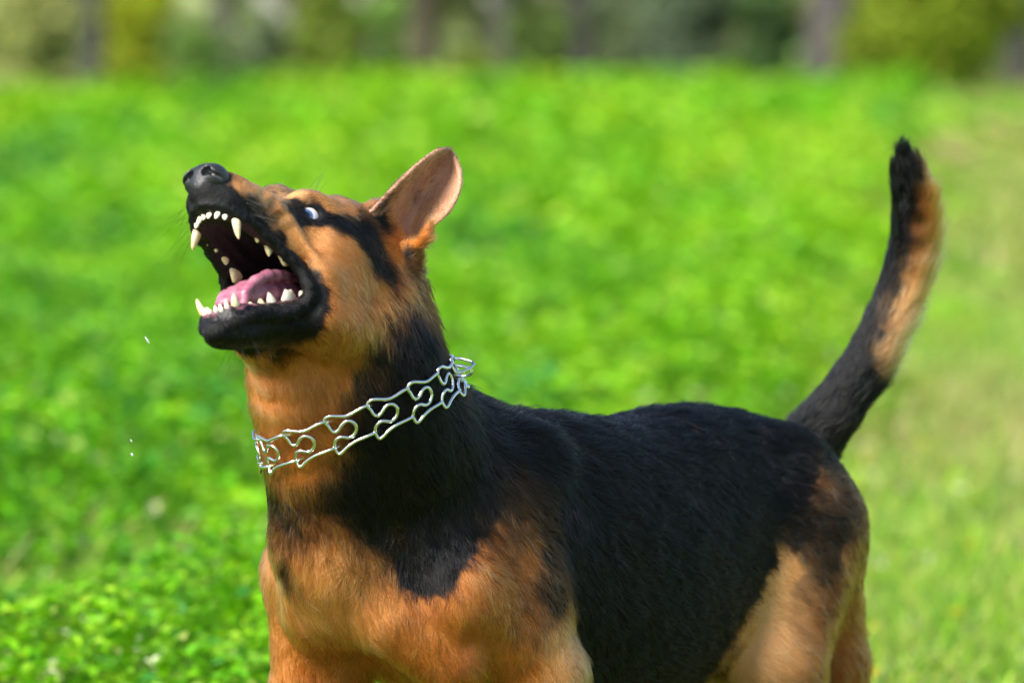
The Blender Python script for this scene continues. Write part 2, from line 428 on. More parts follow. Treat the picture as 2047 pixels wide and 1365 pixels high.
def box_of(pts, m): pts = np.asarray(pts); return pts.min(0) - m, pts.max(0) + m
HB = box_of(np.vstack([head_w([(a, b, c) for a in (-15, 15) for b in (-6.5, 6.5) for c in (-15, 5)]), head_w(EAR_Q), head_w(EAR_Q * [1, -1, 1])]), 2.5)
HLB = (np.minimum(np.array([-19, -15, -22.]), np.r_[EAR_LO[0], -EAR_HI[1], 0]), np.maximum(np.array([19, 15, 8.]), EAR_HI))
TB = box_of(TAIL_S[:, :3], 7)
NB = box_of(np.vstack([np.array(NECK)[:, :3], np.array(NECK2)[:, :3], np.array(THROAT)[:, :3]]), 15)
def f_body(P):
    P = np.ascontiguousarray(P, dtype=np.float32)
    L = body_l(P).astype(np.float32)
    d = np.full(len(P), 60.0, np.float32)
    def put(mask, fn, k, Q):
        if mask.any(): d[mask] = smin(d[mask], fn(Q[mask]).astype(np.float32), k)
    z = L[:, 2]
    put((z > 22) & (np.abs(L[:, 1]) < 24) & (L[:, 0] > -70) & (L[:, 0] < 32), f_torso, .001, L)
    put((z < 48) & (np.abs(L[:, 1]) < 24) & (L[:, 0] > -70) & (L[:, 0] < 32), f_legs, 1.5, L)
    put(((P > NB[0]) & (P < NB[1])).all(1), f_neck, 4.5, P)
    put(((P > TB[0]) & (P < TB[1])).all(1), f_tail, 2.5, P)
    H = head_l(P).astype(np.float32)
    put(((H > HLB[0]) & (H < HLB[1])).all(1), f_head, 1.6, H)
    return d
BODY_LO = np.array([-38.0, -22.0, -1.0]); BODY_HI = np.array([56.0, 84.0, 94.0])
COAT = """H,12.5,0.6,-4.3,1 H,11.9,1.7,-4.3,1 H,10.9,2.6,-3.9,1 H,9.1,3,-3.9,0.9 H,12.2,-0.8,-4.4,1 H,11.4,-1.9,-4.7,1 H,7.3,2.8,-4.1,0.9 H,6.8,3.3,-5,0.9 H,9.1,3.2,-2.9,0.7 H,10.6,2.8,-2.3,0.3 H,9.3,3,-1.9,0.1 H,7,3,-1.6,0.05 H,5.9,3.1,-2.4,0.5 H,5.2,3,-3.6,0.5 H,4.3,3.2,-4.4,1 H,5.3,3.8,-5.9,1 H,2.1,3.8,-6,1 H,1,4.6,-7.2,1 H,0.4,5,-8.9,1 H,0.3,4.9,-10.6,1 H,0.3,4.2,-11.7,1 H,7.9,3.4,-5.2,1 H,6.2,3.6,-5.7,1 H,11.6,2.2,-2.3,0.6 H,11.4,2.5,-3.1,1 H,4.3,3.5,-3.1,0 H,3.6,3.4,-3.9,0 H,2.8,3.7,-4.3,0 H,1.8,4.1,-5,0 H,0.9,5.1,-6.2,0 H,-0.2,5.7,-7.5,0 H,-1.1,5.8,-9.2,0 H,-1.1,5.6,-11.2,0 H,-0.1,4.9,-4.3,0 H,-2.1,5.8,-5.7,0 H,-2.3,6,-3,0 H,-0.1,4.8,-2.3,0 H,1.1,4,-2.6,0 H,-3.8,6.2,-4,0 H,3.5,3.7,-3.3,0 H,4,3.1,-0.9,0.9 H,2.1,2.8,0.4,0.9 H,1.3,3.3,0.8,0.6 H,2.2,3.4,-0.7,1 H,0.1,4,0.1,1 H,-0.5,4.5,-0.6,1 H,2.5,3.6,-2.1,1 H,0.2,4.4,-1.4,1 H,0.7,3.8,0.7,0.6 H,1.4,3.9,-1.8,1 H,4.3,2.7,-0.5,0 H,1.9,2,1.2,0.1 H,1.5,3.2,1.1,0.1 H,0.1,4.1,1.3,0 H,-2,4.4,1.8,0.1 H,-4,4.6,2.2,0.3 H,-1.1,4.5,0.7,0 H,-6.4,4.3,3.3,0.4 H,-6.7,5.2,2.1,0.6 H,-7.2,5.5,2.8,1 H,-7.8,5.3,2.3,1 H,-8.5,5.5,1.5,0.8 H,-9,5.7,0.6,0.1 H,-9.8,6.2,-1,0 H,-9.8,6.7,-3.7,0.1 H,-11.1,6.4,-0.3,0.7 H,-11.4,6.5,-1.4,0.6 H,-1.1,5,-0.8,1 H,-2.1,5.5,-1,1 H,-3.2,6,-1.4,1 H,-4.5,6.2,-1.7,1 H,-5.9,6.3,-2.4,1 H,-7.3,6.3,-3.2,0.9 H,-8.7,6.5,-3.7,0.8 H,-3.2,5.3,0.3,0.8 H,-4.6,5.5,0.4,1 H,-5.6,5.9,-0.4,1 H,-1.8,5.2,-0.5,1 H,-4.8,6.3,-2.5,1 H,-3.8,5.7,-0.4,1 H,-5.8,6,-5.1,0 H,-7.4,6.1,-5.2,0.1 H,-8.1,6.2,-6.2,0.3 H,-7.2,6,-7.6,0.2 H,-8.6,6.4,-6.2,0.6 H,-9.3,6.5,-7.8,0.6 H,-8.5,6.1,-8.8,0.4 H,-6.2,6,-9,0 H,-3,6,-10.4,0 H,-5.4,5.5,-11.3,0 H,-4.2,4.8,-12.2,0 H,-1.5,5.9,-9.2,0.45 H,-3,5.9,-8.4,0 H,-4.3,6,-6.8,0 H,-2.1,5.9,-7.2,0 H,9.2,-1.8,-14.6,1 H,9.4,0.2,-16.5,1 H,6.5,0.8,-15.8,1 H,3,0.4,-14.1,1 H,1.2,1.3,-13.2,1 H,0.2,2.8,-12.5,1 H,-0.1,4.1,-12,1 H,-2.1,-1.8,-12.6,0.8 H,-1.7,-0.5,-12.4,0.9 H,-1.4,1.7,-12.6,0.5 H,-3.6,-0.7,-12.3,0.4 H,-2,2.8,-12.7,0 H,-1.4,4.4,-12.3,0 H,9.7,0.9,-15.8,1 H,6.8,2.1,-14.8,1 H,3.4,2.4,-13.1,1 B,31.5,-0.8,67.4,0 B,31.7,1.4,67.3,0.5 B,30.8,2.7,66.4,0.25 B,30.7,-0.6,64.4,0 B,30.3,3.9,67.3,0 B,29,5.7,66.8,0 B,30.7,1.7,63.1,0 B,29.6,4.5,64.5,0 B,28,6.7,66.4,0 H,-6.7,3.6,-12.3,0.1 B,29.5,-0.4,61.1,0 B,28.5,4.7,61.7,0 B,29.1,1.7,60.2,0.1 B,27.8,6,62.6,0.1 H,-4.2,2.5,-12.6,0 H,-8.4,4.6,-11.8,0.6 H,-8.7,5.4,-10.8,0.9 B,26.7,8.1,66.4,0.7 B,27.1,7.3,64.5,0.6 B,26.1,8.2,64.5,1 H,-8.9,6.3,-8.2,0.8 H,-10.1,6.6,-8.7,1 H,-11.4,7.1,-7.5,1 H,-13,7.2,-8.7,1 B,19,10.5,67.7,1 H,-10.9,6.2,-11.1,0.95 B,21.7,10.5,66.2,1 B,23.2,10,64.4,1 B,19.6,10.6,65.2,1 B,25,9,64.5,1 B,27,6.5,61.7,0.5 B,26,7.4,61.7,0.95 B,24.2,8.3,60.7,1 B,21.2,10.1,62,1 B,16.1,10.2,64,1 B,7.4,6.6,62.9,1 B,28.2,2.1,58.3,0.15 B,27.6,-0.8,56.8,0.4 B,25.8,-3.2,54.6,0.75 B,27,1.1,55,0.62 B,26.4,3,55,0.68 B,26.3,-0.7,52.9,0.72 B,25.6,-2.4,51.2,0.58 B,25.8,0.1,51.1,0.58 B,25.4,2.8,52.6,0.55 B,24.7,5.2,55,1 B,23.8,6.9,56.9,1 B,24,4.6,53.1,0.75 B,22.3,6.8,54.9,1 B,20.2,6.3,51.9,0.7 B,20.6,8.6,56.7,0.8 B,20.8,8.9,57.7,0.85 B,18.4,8.5,54.7,0.95 B,20.9,7.5,54.9,0.9 B,18.6,9.9,58.1,1 B,16.2,9.2,54.6,1 B,16.6,8.3,50.9,1 B,16.5,9.4,48.1,1 B,18,7,47.6,1 B,18.8,6.5,49,0.9 B,20.8,5.7,49.1,0.4 B,22.6,4.7,49.7,0.45 B,23.8,3.9,50.7,0.5 B,24.5,2.6,49.3,0.35 B,16.8,10.2,46.5,0.7 B,14.4,10.1,49.8,1 B,13.4,10,52.1,1 B,11.4,10.2,56.7,1 B,11.7,9.8,60,1 B,16.4,10.5,60.3,1 B,6.5,8.9,59.6,1 B,24.8,-3.6,49.4,0.45 B,24.6,-3,48,0.8 B,24.6,-2,47.4,0.5 B,25,-0.5,47.7,0.2 B,24.3,1.3,46.8,0.2 B,19,-9.1,45.3,0 B,19,-8,43,0 B,23.2,-0.8,44.7,0 B,22.7,2.4,45.4,0.1 B,22.1,4.3,46.8,0.4 B,20.7,5.5,46.3,0.3 B,19.3,6.8,45.3,0.1 B,17.5,8.4,44.8,0.2 B,21,2.2,42.9,0 B,20.4,5.3,43,0 B,20.5,-1.2,41.6,0 B,17.3,-6.8,38.6,0 B,17,-9.6,37.9,0 B,14,-3.4,38.5,0.1 B,19.1,6.6,41.6,0 B,17.1,9.8,45.1,0 B,15.4,11.5,47.2,0.1 B,14.8,12.2,44.4,0 B,15.9,10.1,42.5,0 B,16.8,8.4,39.6,0 B,13.4,11.1,40.4,0 B,12.8,12.4,42.8,0.1 B,12.5,-1.9,38,0.1 B,10.1,10.4,56.2,0.8 B,8.9,10.7,55.1,0.78 B,6.6,10.7,55.9,0.78 B,8.8,11.2,53.3,0.66 B,11.8,10.5,53.4,0.8 B,6.1,11.5,53.6,0.66 B,3.8,11.6,53.9,0.8 B,9.9,11.4,51,0.46 B,6.7,11.9,51.3,0.56 B,2.6,11.9,51.4,0.76 B,11.7,11,50.6,0.56 B,13.5,11.8,48.5,0.36 B,9.1,12,48.6,0.36 B,6,12.6,48.4,0.46 B,3.4,12.7,48.7,0.76 B,0.1,12.1,48.9,1 B,10.1,12.7,45.9,0.1 B,7.5,13.1,44.8,0.56 B,5.5,13.4,45.6,0.66 B,4.3,13.7,44.5,0.76 B,9,13.1,42,0.46 B,6.7,13.8,41.9,0.46 B,10.1,12.1,40.2,0.2 B,7.7,12.7,38.1,0.2 B,4.8,14.1,40.8,0.2 B,1.7,13.6,41.4,0 B,1.8,14.3,39.6,0 B,4,14.7,37.9,0 B,11.9,12.9,44.2,0.1 B,-3.9,11.9,41.3,1 B,-6.8,10,36.1,1 B,-1.8,12.2,44.9,1 B,-2,8.5,60.1,1 B,-12.1,7,58.9,1 B,-31.3,5.5,58.7,1 B,-36,8.5,56.1,1 B,-39.8,8.9,55.8,1 B,-3.3,10.5,55.8,1 B,-14.1,11.6,52.7,1 B,-27.7,11.1,51.7,1 B,-4.8,12.4,46.1,1 B,-16.9,12.7,45.1,1 B,-29.3,11.9,46.6,1 B,-37.2,10.7,51,1 B,-40.8,10.7,53.3,1 B,-10.3,11.4,38.3,1 B,-18.9,11.2,37.5,1 B,-26.2,10.9,37.8,1 B,-3.8,11.9,51,1 B,-34.6,11.2,45.1,1 B,-31.7,11.4,42.4,1 B,-27.5,11.3,39.2,1 B,-1.2,11.4,52.6,1 B,3.4,9.5,58.5,1 B,-0.7,10.6,56.9,1 B,-26.3,9.1,34.6,1 B,-41.2,11.1,52.8,0.9 B,-42.8,11.2,53.5,0.8 B,-43.4,12,52.4,0.5 B,-41.7,12.3,50.8,0.65 B,-43.4,12.9,50.7,0.65 B,-39.9,11.9,48.9,0.8 B,-41.9,13.1,48.3,0.75 B,-44.2,13.9,47.6,0.75 B,-40.4,12.8,45.8,0.65 B,-42.5,13.8,44.7,0.75 B,-39,11.9,46.9,0.75 B,-45.3,14.1,45,0.35 B,-45.2,13.9,41.9,0.35 B,-41.1,13.6,43.2,0.65 B,-39.3,13,41.8,0.5 B,-38.4,12,44.4,0.1 B,-37,11.5,42.9,0 B,-35.9,11,41,0 B,-34.8,10.5,39,0 B,-38,12.6,39.4,0.4 B,-38,13.3,37.4,0.4 B,-40.1,13.7,39.8,0.45 B,-48.3,11.3,37.4,0.1 B,-41.4,14,35.6,0.1 B,-37.2,13.8,34.4,0.1 B,-35.9,12.2,36.5,0 B,-34,9.8,35.5,0 B,-34.9,11.7,34.5,0 B,-49.7,11.9,39.9,0.35 B,-51.1,11.3,35.6,0.1 B,-50.2,11.3,33,0.1 B,-33.8,8.8,33.9,0.1 B,-32.8,8.9,35.5,0.5 B,-33,7.5,33.9,0.6 T,30.7,52,56.9,1 T,32.6,58.7,60,1 T,35.4,61.1,64.6,1 T,37.8,62.7,69.2,1 T,39.4,63.3,73.4,1 T,40.6,62.4,78.1,1 T,40.8,61.3,83.4,1 T,40.9,61.5,86,1 T,33.9,58.1,58.5,1 T,32.9,57.8,55.4,1 T,36.1,60,63.3,1 T,37.3,60.6,65.1,0.6 T,37.7,60.2,63.3,0.1 T,38.6,60.8,65.7,0 T,39.3,61.5,68.2,0.1 T,38.8,61.6,68.2,0.5 T,40.6,62,70.3,0.1 T,41.6,62.3,72.4,0.1 T,42.3,62.2,75.5,0 T,42.8,61.7,79.2,0 T,42.4,61.3,82.4,0.2 T,41.7,61.7,79.2,0.8 T,40.9,62.4,74.5,0.8 T,41.6,61.3,81.8,0.9 T,39.6,62.1,70.3,0.6 T,35.3,59.3,61.3,1 T,36.4,59.7,61.8,0.3 H,-10.3,5.8,5.4,0.3 H,-11.9,6.3,7.6,0.5 H,-13,7.2,9.5,0.5 B,11.4,5.8,86.2,0.6 B,11,6.3,84.8,0.3 B,12.5,7.5,83.2,0.1 B,12.6,5.8,83,0.35 H,-13.7,6.3,5.8,0.1 H,-13.4,5.3,7,0.6 H,-13.3,4.6,5,0 H,-10.8,5.6,3,0 H,-10.5,8.1,1.1,0 H,-11,8.4,0.6,0 H,-9,5.7,3.2,0.3 H,-3.7,4.2,2.5,0.2 H,-7.4,4.1,4.2,0.4 H,-0.5,4.3,1.2,0 H,-2.3,4.8,0.9,0.15 H,-3.5,5,1.1,0.3 H,0.8,3.6,0.3,0.7 B,17.4,8,46.9,1 B,17.1,9.3,46.6,0.9 B,16.1,10.5,47.7,1 B,13.8,10.8,49.4,0.9 B,14.9,9.3,51.7,1 B,21.2,6,52,0.9 B,23.2,5.8,54,1 B,20.4,6,50.5,0.85 B,18.2,7.7,44.6,0 B,17.1,9.3,44.3,0 B,16.3,11,45,0.05 B,14.7,12.1,46.9,0 B,12,11.6,49.3,0.36 B,19.9,6.1,46.8,0.35 B,21.5,5,47.8,0.4 B,12,10.7,51.6,0.8 B,12.9,10.1,54.4,1 B,11,10.5,54.8,0.9"""  # a throat point is darkened to paint in the shade of its folds
# ------------------------------------------------------------------ materials
def mat(name):
    m = bpy.data.materials.new(name); m.use_nodes = True
    nt = m.node_tree; b = nt.nodes["Principled BSDF"]
    return m, nt, b
def setin(b, **kw):
    for k, v in kw.items():
        b.inputs[k.replace("_", " ")].default_value = v
def noise_ramp(nt, scale, stops, detail=4, coord='Object', rough=.55, dist=0.0):
    tc = nt.nodes.new("ShaderNodeTexCoord"); n = nt.nodes.new("ShaderNodeTexNoise"); r = nt.nodes.new("ShaderNodeValToRGB")
    n.inputs["Scale"].default_value = scale; n.inputs["Detail"].default_value = detail; n.inputs["Roughness"].default_value = rough
    n.inputs["Distortion"].default_value = dist
    nt.links.new(tc.outputs[coord], n.inputs["Vector"]); nt.links.new(n.outputs["Fac"], r.inputs["Fac"])
    el = r.color_ramp.elements
    while len(el) < len(stops): el.new(.5)
    for e, (p, c) in zip(el, stops): e.position = p; e.color = (*c, 1)
    return r, n
def bump(nt, b, scale, strength, dist=.001, kind="noise", detail=3):
    tc = nt.nodes.new("ShaderNodeTexCoord")
    n = nt.nodes.new("ShaderNodeTexNoise" if kind == "noise" else "ShaderNodeTexVoronoi")
    n.inputs["Scale"].default_value = scale
    bp = nt.nodes.new("ShaderNodeBump"); bp.inputs["Strength"].default_value = strength; bp.inputs["Distance"].default_value = dist
    nt.links.new(tc.outputs["Object"], n.inputs["Vector"]); nt.links.new(n.outputs[0], bp.inputs["Height"]); nt.links.new(bp.outputs[0], b.inputs["Normal"])

M_SKIN, nt, b = mat("dog skin and undercoat")
at_ = nt.nodes.new("ShaderNodeAttribute"); at_.attribute_name = "coat"
nt.links.new(at_.outputs["Color"], b.inputs["Base Color"])
wet = nt.nodes.new("ShaderNodeAttribute"); wet.attribute_name = "wet"
mr = nt.nodes.new("ShaderNodeMapRange"); mr.inputs[3].default_value = .75; mr.inputs[4].default_value = .36
nt.links.new(wet.outputs["Fac"], mr.inputs[0]); nt.links.new(mr.outputs[0], b.inputs["Roughness"])
b.inputs["Specular IOR Level"].default_value = .28
bump(nt, b, 260, .6, .0014)

M_FUR, nt, b = mat("dog fur")
nt.nodes.remove(b)
hb = nt.nodes.new("ShaderNodeBsdfHairPrincipled")
hb.model = 'CHIANG'; hb.parametrization = 'COLOR'
at_ = nt.nodes.new("ShaderNodeAttribute"); at_.attribute_name = "coat"
nt.links.new(at_.outputs["Color"], hb.inputs["Color"])
hb.inputs["Roughness"].default_value = .28
hb.inputs["IOR"].default_value = 1.33
hb.inputs["Radial Roughness"].default_value = .5
hb.inputs["Coat"].default_value = 0.0
nt.links.new(hb.outputs[0], nt.nodes["Material Output"].inputs[0])

M_WHISK, nt, b = mat("whisker"); setin(b, Base_Color=(.012, .011, .01, 1), Roughness=.4)
M_NOSE, nt, b = mat("wet black nose"); setin(b, Base_Color=(.012, .013, .016, 1), Roughness=.42); b.inputs["Specular IOR Level"].default_value = .55
bump(nt, b, 900, .5, .0006, "voronoi")
M_TOOTH, nt, b = mat("tooth ivory")
r, n = noise_ramp(nt, 120, [(.3, (.55, .40, .19)), (.65, (.76, .64, .42))]); nt.links.new(r.outputs[0], b.inputs["Base Color"]); setin(b, Roughness=.28)
b.inputs["Subsurface Weight"].default_value = .25; b.inputs["Subsurface Radius"].default_value = (.004, .003, .002)
M_TOOTHW, nt, b = mat("white front tooth")
r, n = noise_ramp(nt, 150, [(.3, (.62, .50, .32)), (.6, (.82, .76, .64))]); nt.links.new(r.outputs[0], b.inputs["Base Color"]); setin(b, Roughness=.25)
M_TONGUE, nt, b = mat("wet pink tongue")
r, n = noise_ramp(nt, 90, [(.28, (.13, .035, .06)), (.45, (.30, .095, .145)), (.7, (.38, .15, .20))], 6); nt.links.new(r.outputs[0], b.inputs["Base Color"]); setin(b, Roughness=.33)
b.inputs["Subsurface Weight"].default_value = .15; b.inputs["Subsurface Radius"].default_value = (.006, .002, .002)
bump(nt, b, 700, .6, .0008)
M_EYE, nt, b = mat("eye")
at_ = nt.nodes.new("ShaderNodeAttribute"); at_.attribute_name = "coat"
nt.links.new(at_.outputs["Color"], b.inputs["Base Color"]); setin(b, Roughness=.06); b.inputs["Coat Weight"].default_value = 1.0; b.inputs["Coat Roughness"].default_value = .02
M_STEEL, nt, b = mat("chromed steel wire"); setin(b, Base_Color=(.80, .80, .81, 1), Metallic=1.0, Roughness=.13)
bump(nt, b, 300, .15, .0005)

def color_attr(me, name, rgb, domain='POINT'):
    a = me.attributes.new(name, 'FLOAT_COLOR', domain)
    c = np.ones((len(rgb), 4), np.float32); c[:, :3] = rgb
    a.data.foreach_set("color", c.ravel())
def float_attr(me, name, v, domain='POINT'):
    a = me.attributes.new(name, 'FLOAT', domain); a.data.foreach_set("value", np.asarray(v, np.float32))
# ------------------------------------------------------------------ coat fields
rng = np.random.RandomState(7)
_c = [t.split(',') for t in COAT.split()]
coat_P, coat_K = [], []
for fr, x, y, z, k in _c:
    p = np.array([float(x), float(y), float(z)])
    if fr == 'T': coat_P.append(p); coat_K.append(float(k)); continue
    w = head_w if fr == 'H' else body_w
    coat_P.append(w(p)); coat_K.append(float(k))
    if p[1] > (1.0 if fr == 'H' else 2.5) and not (fr == 'B' and p[0] > 2 and 40 < p[2] < 56):
        coat_P.append(w(p * [1, -1, 1])); coat_K.append(float(k))
def add_coat(frame, rows):
    for x, y, z, k in rows:
        coat_P.append(frame((x, y, z))); coat_K.append(k)
ident = lambda p: np.asarray(p, float)
add_coat(body_w, [(8, 10, 25, 0), (2, 12, 28, .1), (0, 9, 15, 0), (4, 9, 3, 0), (12, -10, 25, 0), (12, -12, 30, .1), (12, -9, 15, 0), (15, -9, 3, 0), (-3, 10, 26, .1), (-10, 0, 30, .9), (-25, 0, 30, .8),
                  (-25, 8, 32, 1), (-25, -8, 32, 1), (-10, -11, 36, 1), (-10, -12, 50, 1), (-25, -12, 50, 1), (-38, -10, 52, 1), (-20, 0, 60, 1), (-40, 0, 60, 1), (-18, 7, 59.5, 1), (-28, 7, 59, 1), (-38, 6, 59.5, 1), (-46, 4, 57.5, 1), (-30, 11, 53, 1), (-20, 12, 50, 1), (-40, 10, 50, 1), (-33, 11, 44, 1), (-46, -4, 57.5, 1), (-56, -3, 45, .2), (-56, 3, 45, .2), (-50, 12, 30, .2), (-46, 9, 24, .1),
                  (-55, 9, 15, .1), (-52, 8, 3, 0), (-46, -9, 24, .1), (-55, -9, 15, .1), (-52, -8, 3, 0), (-42, 12, 36, 0), (-42, -12, 36, 0), (-47, -13, 44, .3), (5, -12, 52, .8), (4, 0, 62, 1), (12, 0, 35, .1), (5, 0, 32, .3)])
add_coat(body_w, [(12, -13, 50, .3), (17, -11, 46, .1), (8, -13, 48, .5), (20, -7, 50, .15), (22, -6, 46, .1), (20, -9, 52, .5), (17, -12, 41, .05), (2, -13, 46, .4), (22, -3, 54, .6), (14, -10, 56, .8)])
add_coat(head_w, [(-13, -9.1, 11.4, .55), (-12.5, -8.6, 10.4, .45), (8, 0, 1, .1), (5, 0, 1.3, .1), (11, 0, .3, .5), (2, 0, 2.2, 0), (-2, 0, 3.6, .1), (-6, 0, 5, .3), (-10, 0, 4.5, .8), (-13, 0, 2, 1), (-14, -4, 0, 1), (-14, 4, 0, 1), (10, -3, -3, 1), (7, -3.5, -4.5, 1), (7, -3.4, -2, .4), (4, -3.6, -2, 0)])
_er_b = EAR_G[:, 20] + np.array([-.6, .2, 0])                     # back of the ear
for p in EAR_G[::10, 14] * 1.0:
    pass
coat_P = np.array(coat_P, np.float32); coat_K = np.array(coat_K, np.float32)

LIGHT = [(W(868, 365, 5.07), .75), (W(890, 380, 5.05), .85), (W(850, 405, 5.06), .85), (W(822, 420, 5.055), .9), (W(890, 335, 5.07), .6), (W(1800, 560, 5.65), .75), (W(1830, 480, 5.66), .45), (W(1760, 700, 5.65), 1), (head_w((-13, -9.1, 11.4)), 1), (W(640, 1240, 5.0), .7), (W(590, 1260, 5.0), .55), (W(700, 1230, 4.98), .65), (W(1145, 1310, 5.08), .7), (W(1050, 1330, 5.04), .1), (W(1000, 1200, 5.0), .1), (W(560, 1330, 5.05), .3), (W(700, 1330, 5.1), .2), (W(850, 1320, 5.0), .15), (W(1550, 1200, 5.4), 1), (W(1530, 1250, 5.38), .9), (W(1755, 720, 5.64), 1), (W(1775, 660, 5.65), .8),
         (W(840, 440, 5.04), .9), (W(805, 450, 5.04), .9), (W(620, 468, 4.93), .6), (W(690, 540, 4.95), .4), (W(580, 450, 4.9), .6), (W(640, 520, 4.93), .4), (W(500, 760, 4.97), .4), (W(560, 400, 4.92), .8), (W(530, 1200, 5.1), .5),
         (W(600, 1020, 4.97), .3), (W(720, 640, 4.97), 0), (W(620, 780, 4.94), 0), (W(900, 1250, 4.93), .1), (W(1020, 1150, 5.0), .2), (W(1680, 1200, 5.55), .1), (W(1650, 1300, 5.5), .1), (W(1850, 450, 5.66), 0), (W(760, 1250, 4.95), .3), (W(800, 540, 5.0), 0), (W(850, 480, 5.0), 0), (W(1040, 1300, 5.03), .15)]
lt_P = np.array([p for p, k in LIGHT], np.float32); lt_K = np.array([k for p, k in LIGHT], np.float32)

# lay of the coat: (frame, position, direction, length cm)
nd = NECK[0][:3] - NECK[4][:3]; nd /= np.linalg.norm(nd)
G = []
def gd(frame, R, pos, dr, ln, both=True):
    for sy in ((1, -1) if both and abs(pos[1]) > .1 else (1,)):
        m = np.array([1, sy, 1.0]); d = (np.asarray(dr) * m) @ R
        G.append((frame(np.asarray(pos) * m), d / np.linalg.norm(d), ln))
for pos, dr, ln in [((11, 0, 0), (-1, 0, 0), .35), ((11.5, 1.8, -3), (-1, .3, -.3), .3), ((7, 0, .8), (-1, 0, .1), .5), ((8, 2.8, -2.5), (-1, .1, -.35), .45), ((4, 3.4, -3), (-1, .1, -.2), .6), ((2, 0, 1.5), (-1, 0, .4), .6), ((1.5, 3.5, -1.5), (-1, .2, -.3), .6),
                    ((0, 2.5, 1.8), (-1, .3, .4), .6), ((-3, 0, 4), (-1, 0, .1), 1.0), ((-3, 5, -2), (-1, .1, -.4), .9), ((-2, 5.5, -6), (-.9, .1, -.7), 1.1), ((-7, 6, -4), (-.8, .1, -.8), 1.6), ((-8, 0, 4.5), (-1, 0, -.2), 1.5), ((-8, 5.5, 2), (-.8, .4, .2), 1.0),
                    ((2, 4.6, -9), (-1, 0, -.3), .5), ((5, 3.5, -12), (-1, 0, -.6), .6), ((9, 1.5, -15.5), (-.8, 0, -.7), .6), ((9, 0, -15.5), (-.8, 0, -.7), .6), ((2, 2, -14.5), (-.8, 0, -.8), .9), ((-4, 3, -13), (-.6, 0, -1), 1.4), ((-9, 6, -8), (-.6, 0, -1), 2.2), ((-12.5, 0, 0), (-.8, 0, -.7), 2.6)]:
    gd(head_w, HEAD_R, pos, dr, ln)
for r in range(0, len(EAR_G) - 1, 8):
    for c in (3, 20, 36):
        d = EAR_G[min(r + 6, len(EAR_G) - 1), c] - EAR_G[r - (6 if r > 6 else 0), c]
        gd(head_w, HEAD_R, EAR_G[r, c], d / (np.linalg.norm(d) + 1e-6), .55 + .5 * (r < 12))
for p, r in [(n[:3], n[3]) for n in NECK]:
    for o, ln in ((RIGHT, 2.6), (-RIGHT, 1.8), (-FWD, 2.0), (FWD, 2.8)):
        G.append((p + o * r, nd, ln))
for pos, dr, ln in [((5, 8, 60.5), (-1, .1, -.3), 3.0), ((1, 9.5, 59.5), (-1, .1, -.4), 2.8), ((8, 4, 62), (-1, .1, -.2), 3.2), ((-4, 6, 61), (-1, .05, -.15), 3.0), ((10, 8, 60), (-.9, .1, -.5), 3.0), ((3, 3, 61), (-1, .1, -.1), 3.2), ((-15, 0, 60), (-1, 0, -.05), 2.8), ((-35, 0, 60), (-1, 0, -.1), 2.6), ((-50, 0, 56), (-.8, 0, -.5), 2.6), ((-15, 12, 48), (-1, .1, -.35), 2.6), ((-28, 12, 46), (-1, .05, -.4), 2.4), ((-15, 11, 35), (-1, 0, -.45), 2.6),
                    ((-30, 10, 36), (-1, 0, -.5), 2.4), ((-40, 10, 50), (-.8, .05, -.6), 2.2), ((-48, 10, 46), (-.5, 0, -.9), 2.2), ((-55, 5, 46), (-.1, 0, -1), 2.6), ((-46, 12, 36), (-.6, 0, -.9), 2.2), ((-52, 9, 25), (-.3, 0, -1), 1.8), ((-55, 9, 12), (0, 0, -1), 1.0), ((-50, 8, 3), (1, 0, -.3), .8),
                    ((2, 12, 52), (-.7, .1, -.8), 2.4), ((6, 12.5, 45), (-.5, 0, -.9), 2.0), ((-3, 12, 42), (-.7, 0, -.8), 2.2), ((2, 12, 37), (-.3, 0, -1), 1.7), ((-3, 11, 36), (-.7, .2, -.9), 3.0), ((2, 11, 25), (-.1, 0, -1), 1.2), ((3, 9, 12), (0, 0, -1), .8), ((6, 9, 3), (1, 0, -.3), .7),
                    ((18, 4, 48), (0, .25, -1), 2.6), ((19, 0, 44), (0, 0, -1), 3.0), ((17, 8, 44), (0, .3, -1), 2.0), ((14, 12, 44), (-.3, .1, -1), 1.7), ((15, 4, 37), (-.2, 0, -1), 2.2), ((0, 0, 32), (-1, 0, 0), 2.2), ((-25, 0, 31), (-1, 0, 0), 2.0), ((12, 11, 52), (-.4, .1, -1), 2.4)]:
    gd(body_w, BODY_R, pos, dr, ln)
for i in range(2, len(TAIL_S) - 1, 2):
    t = TAIL_S[i + 1, :3] - TAIL_S[i - 1, :3]; t /= np.linalg.norm(t)
    side = np.cross(t, FWD); side /= np.linalg.norm(side)           # towards the right / under side of the tail
    s = i / len(TAIL_S)
    if side @ RIGHT < 0: side = -side
    under = 4.4 if .3 < s < .8 else 2.2
    G.append((TAIL_S[i, :3] + side * TAIL_S[i, 3], t + .34 * side, under))
    G.append((TAIL_S[i, :3] - side * TAIL_S[i, 3], t, 1.6))
    G.append((TAIL_S[i, :3] - FWD * TAIL_S[i, 3], t + .08 * side, 2.2))
    G.append((TAIL_S[i, :3] + FWD * TAIL_S[i, 3], t + .08 * side, 2.2))
g_P = np.array([g[0] for g in G], np.float32); g_D = np.array([g[1] for g in G], np.float32); g_L = np.array([g[2] for g in G], np.float32)

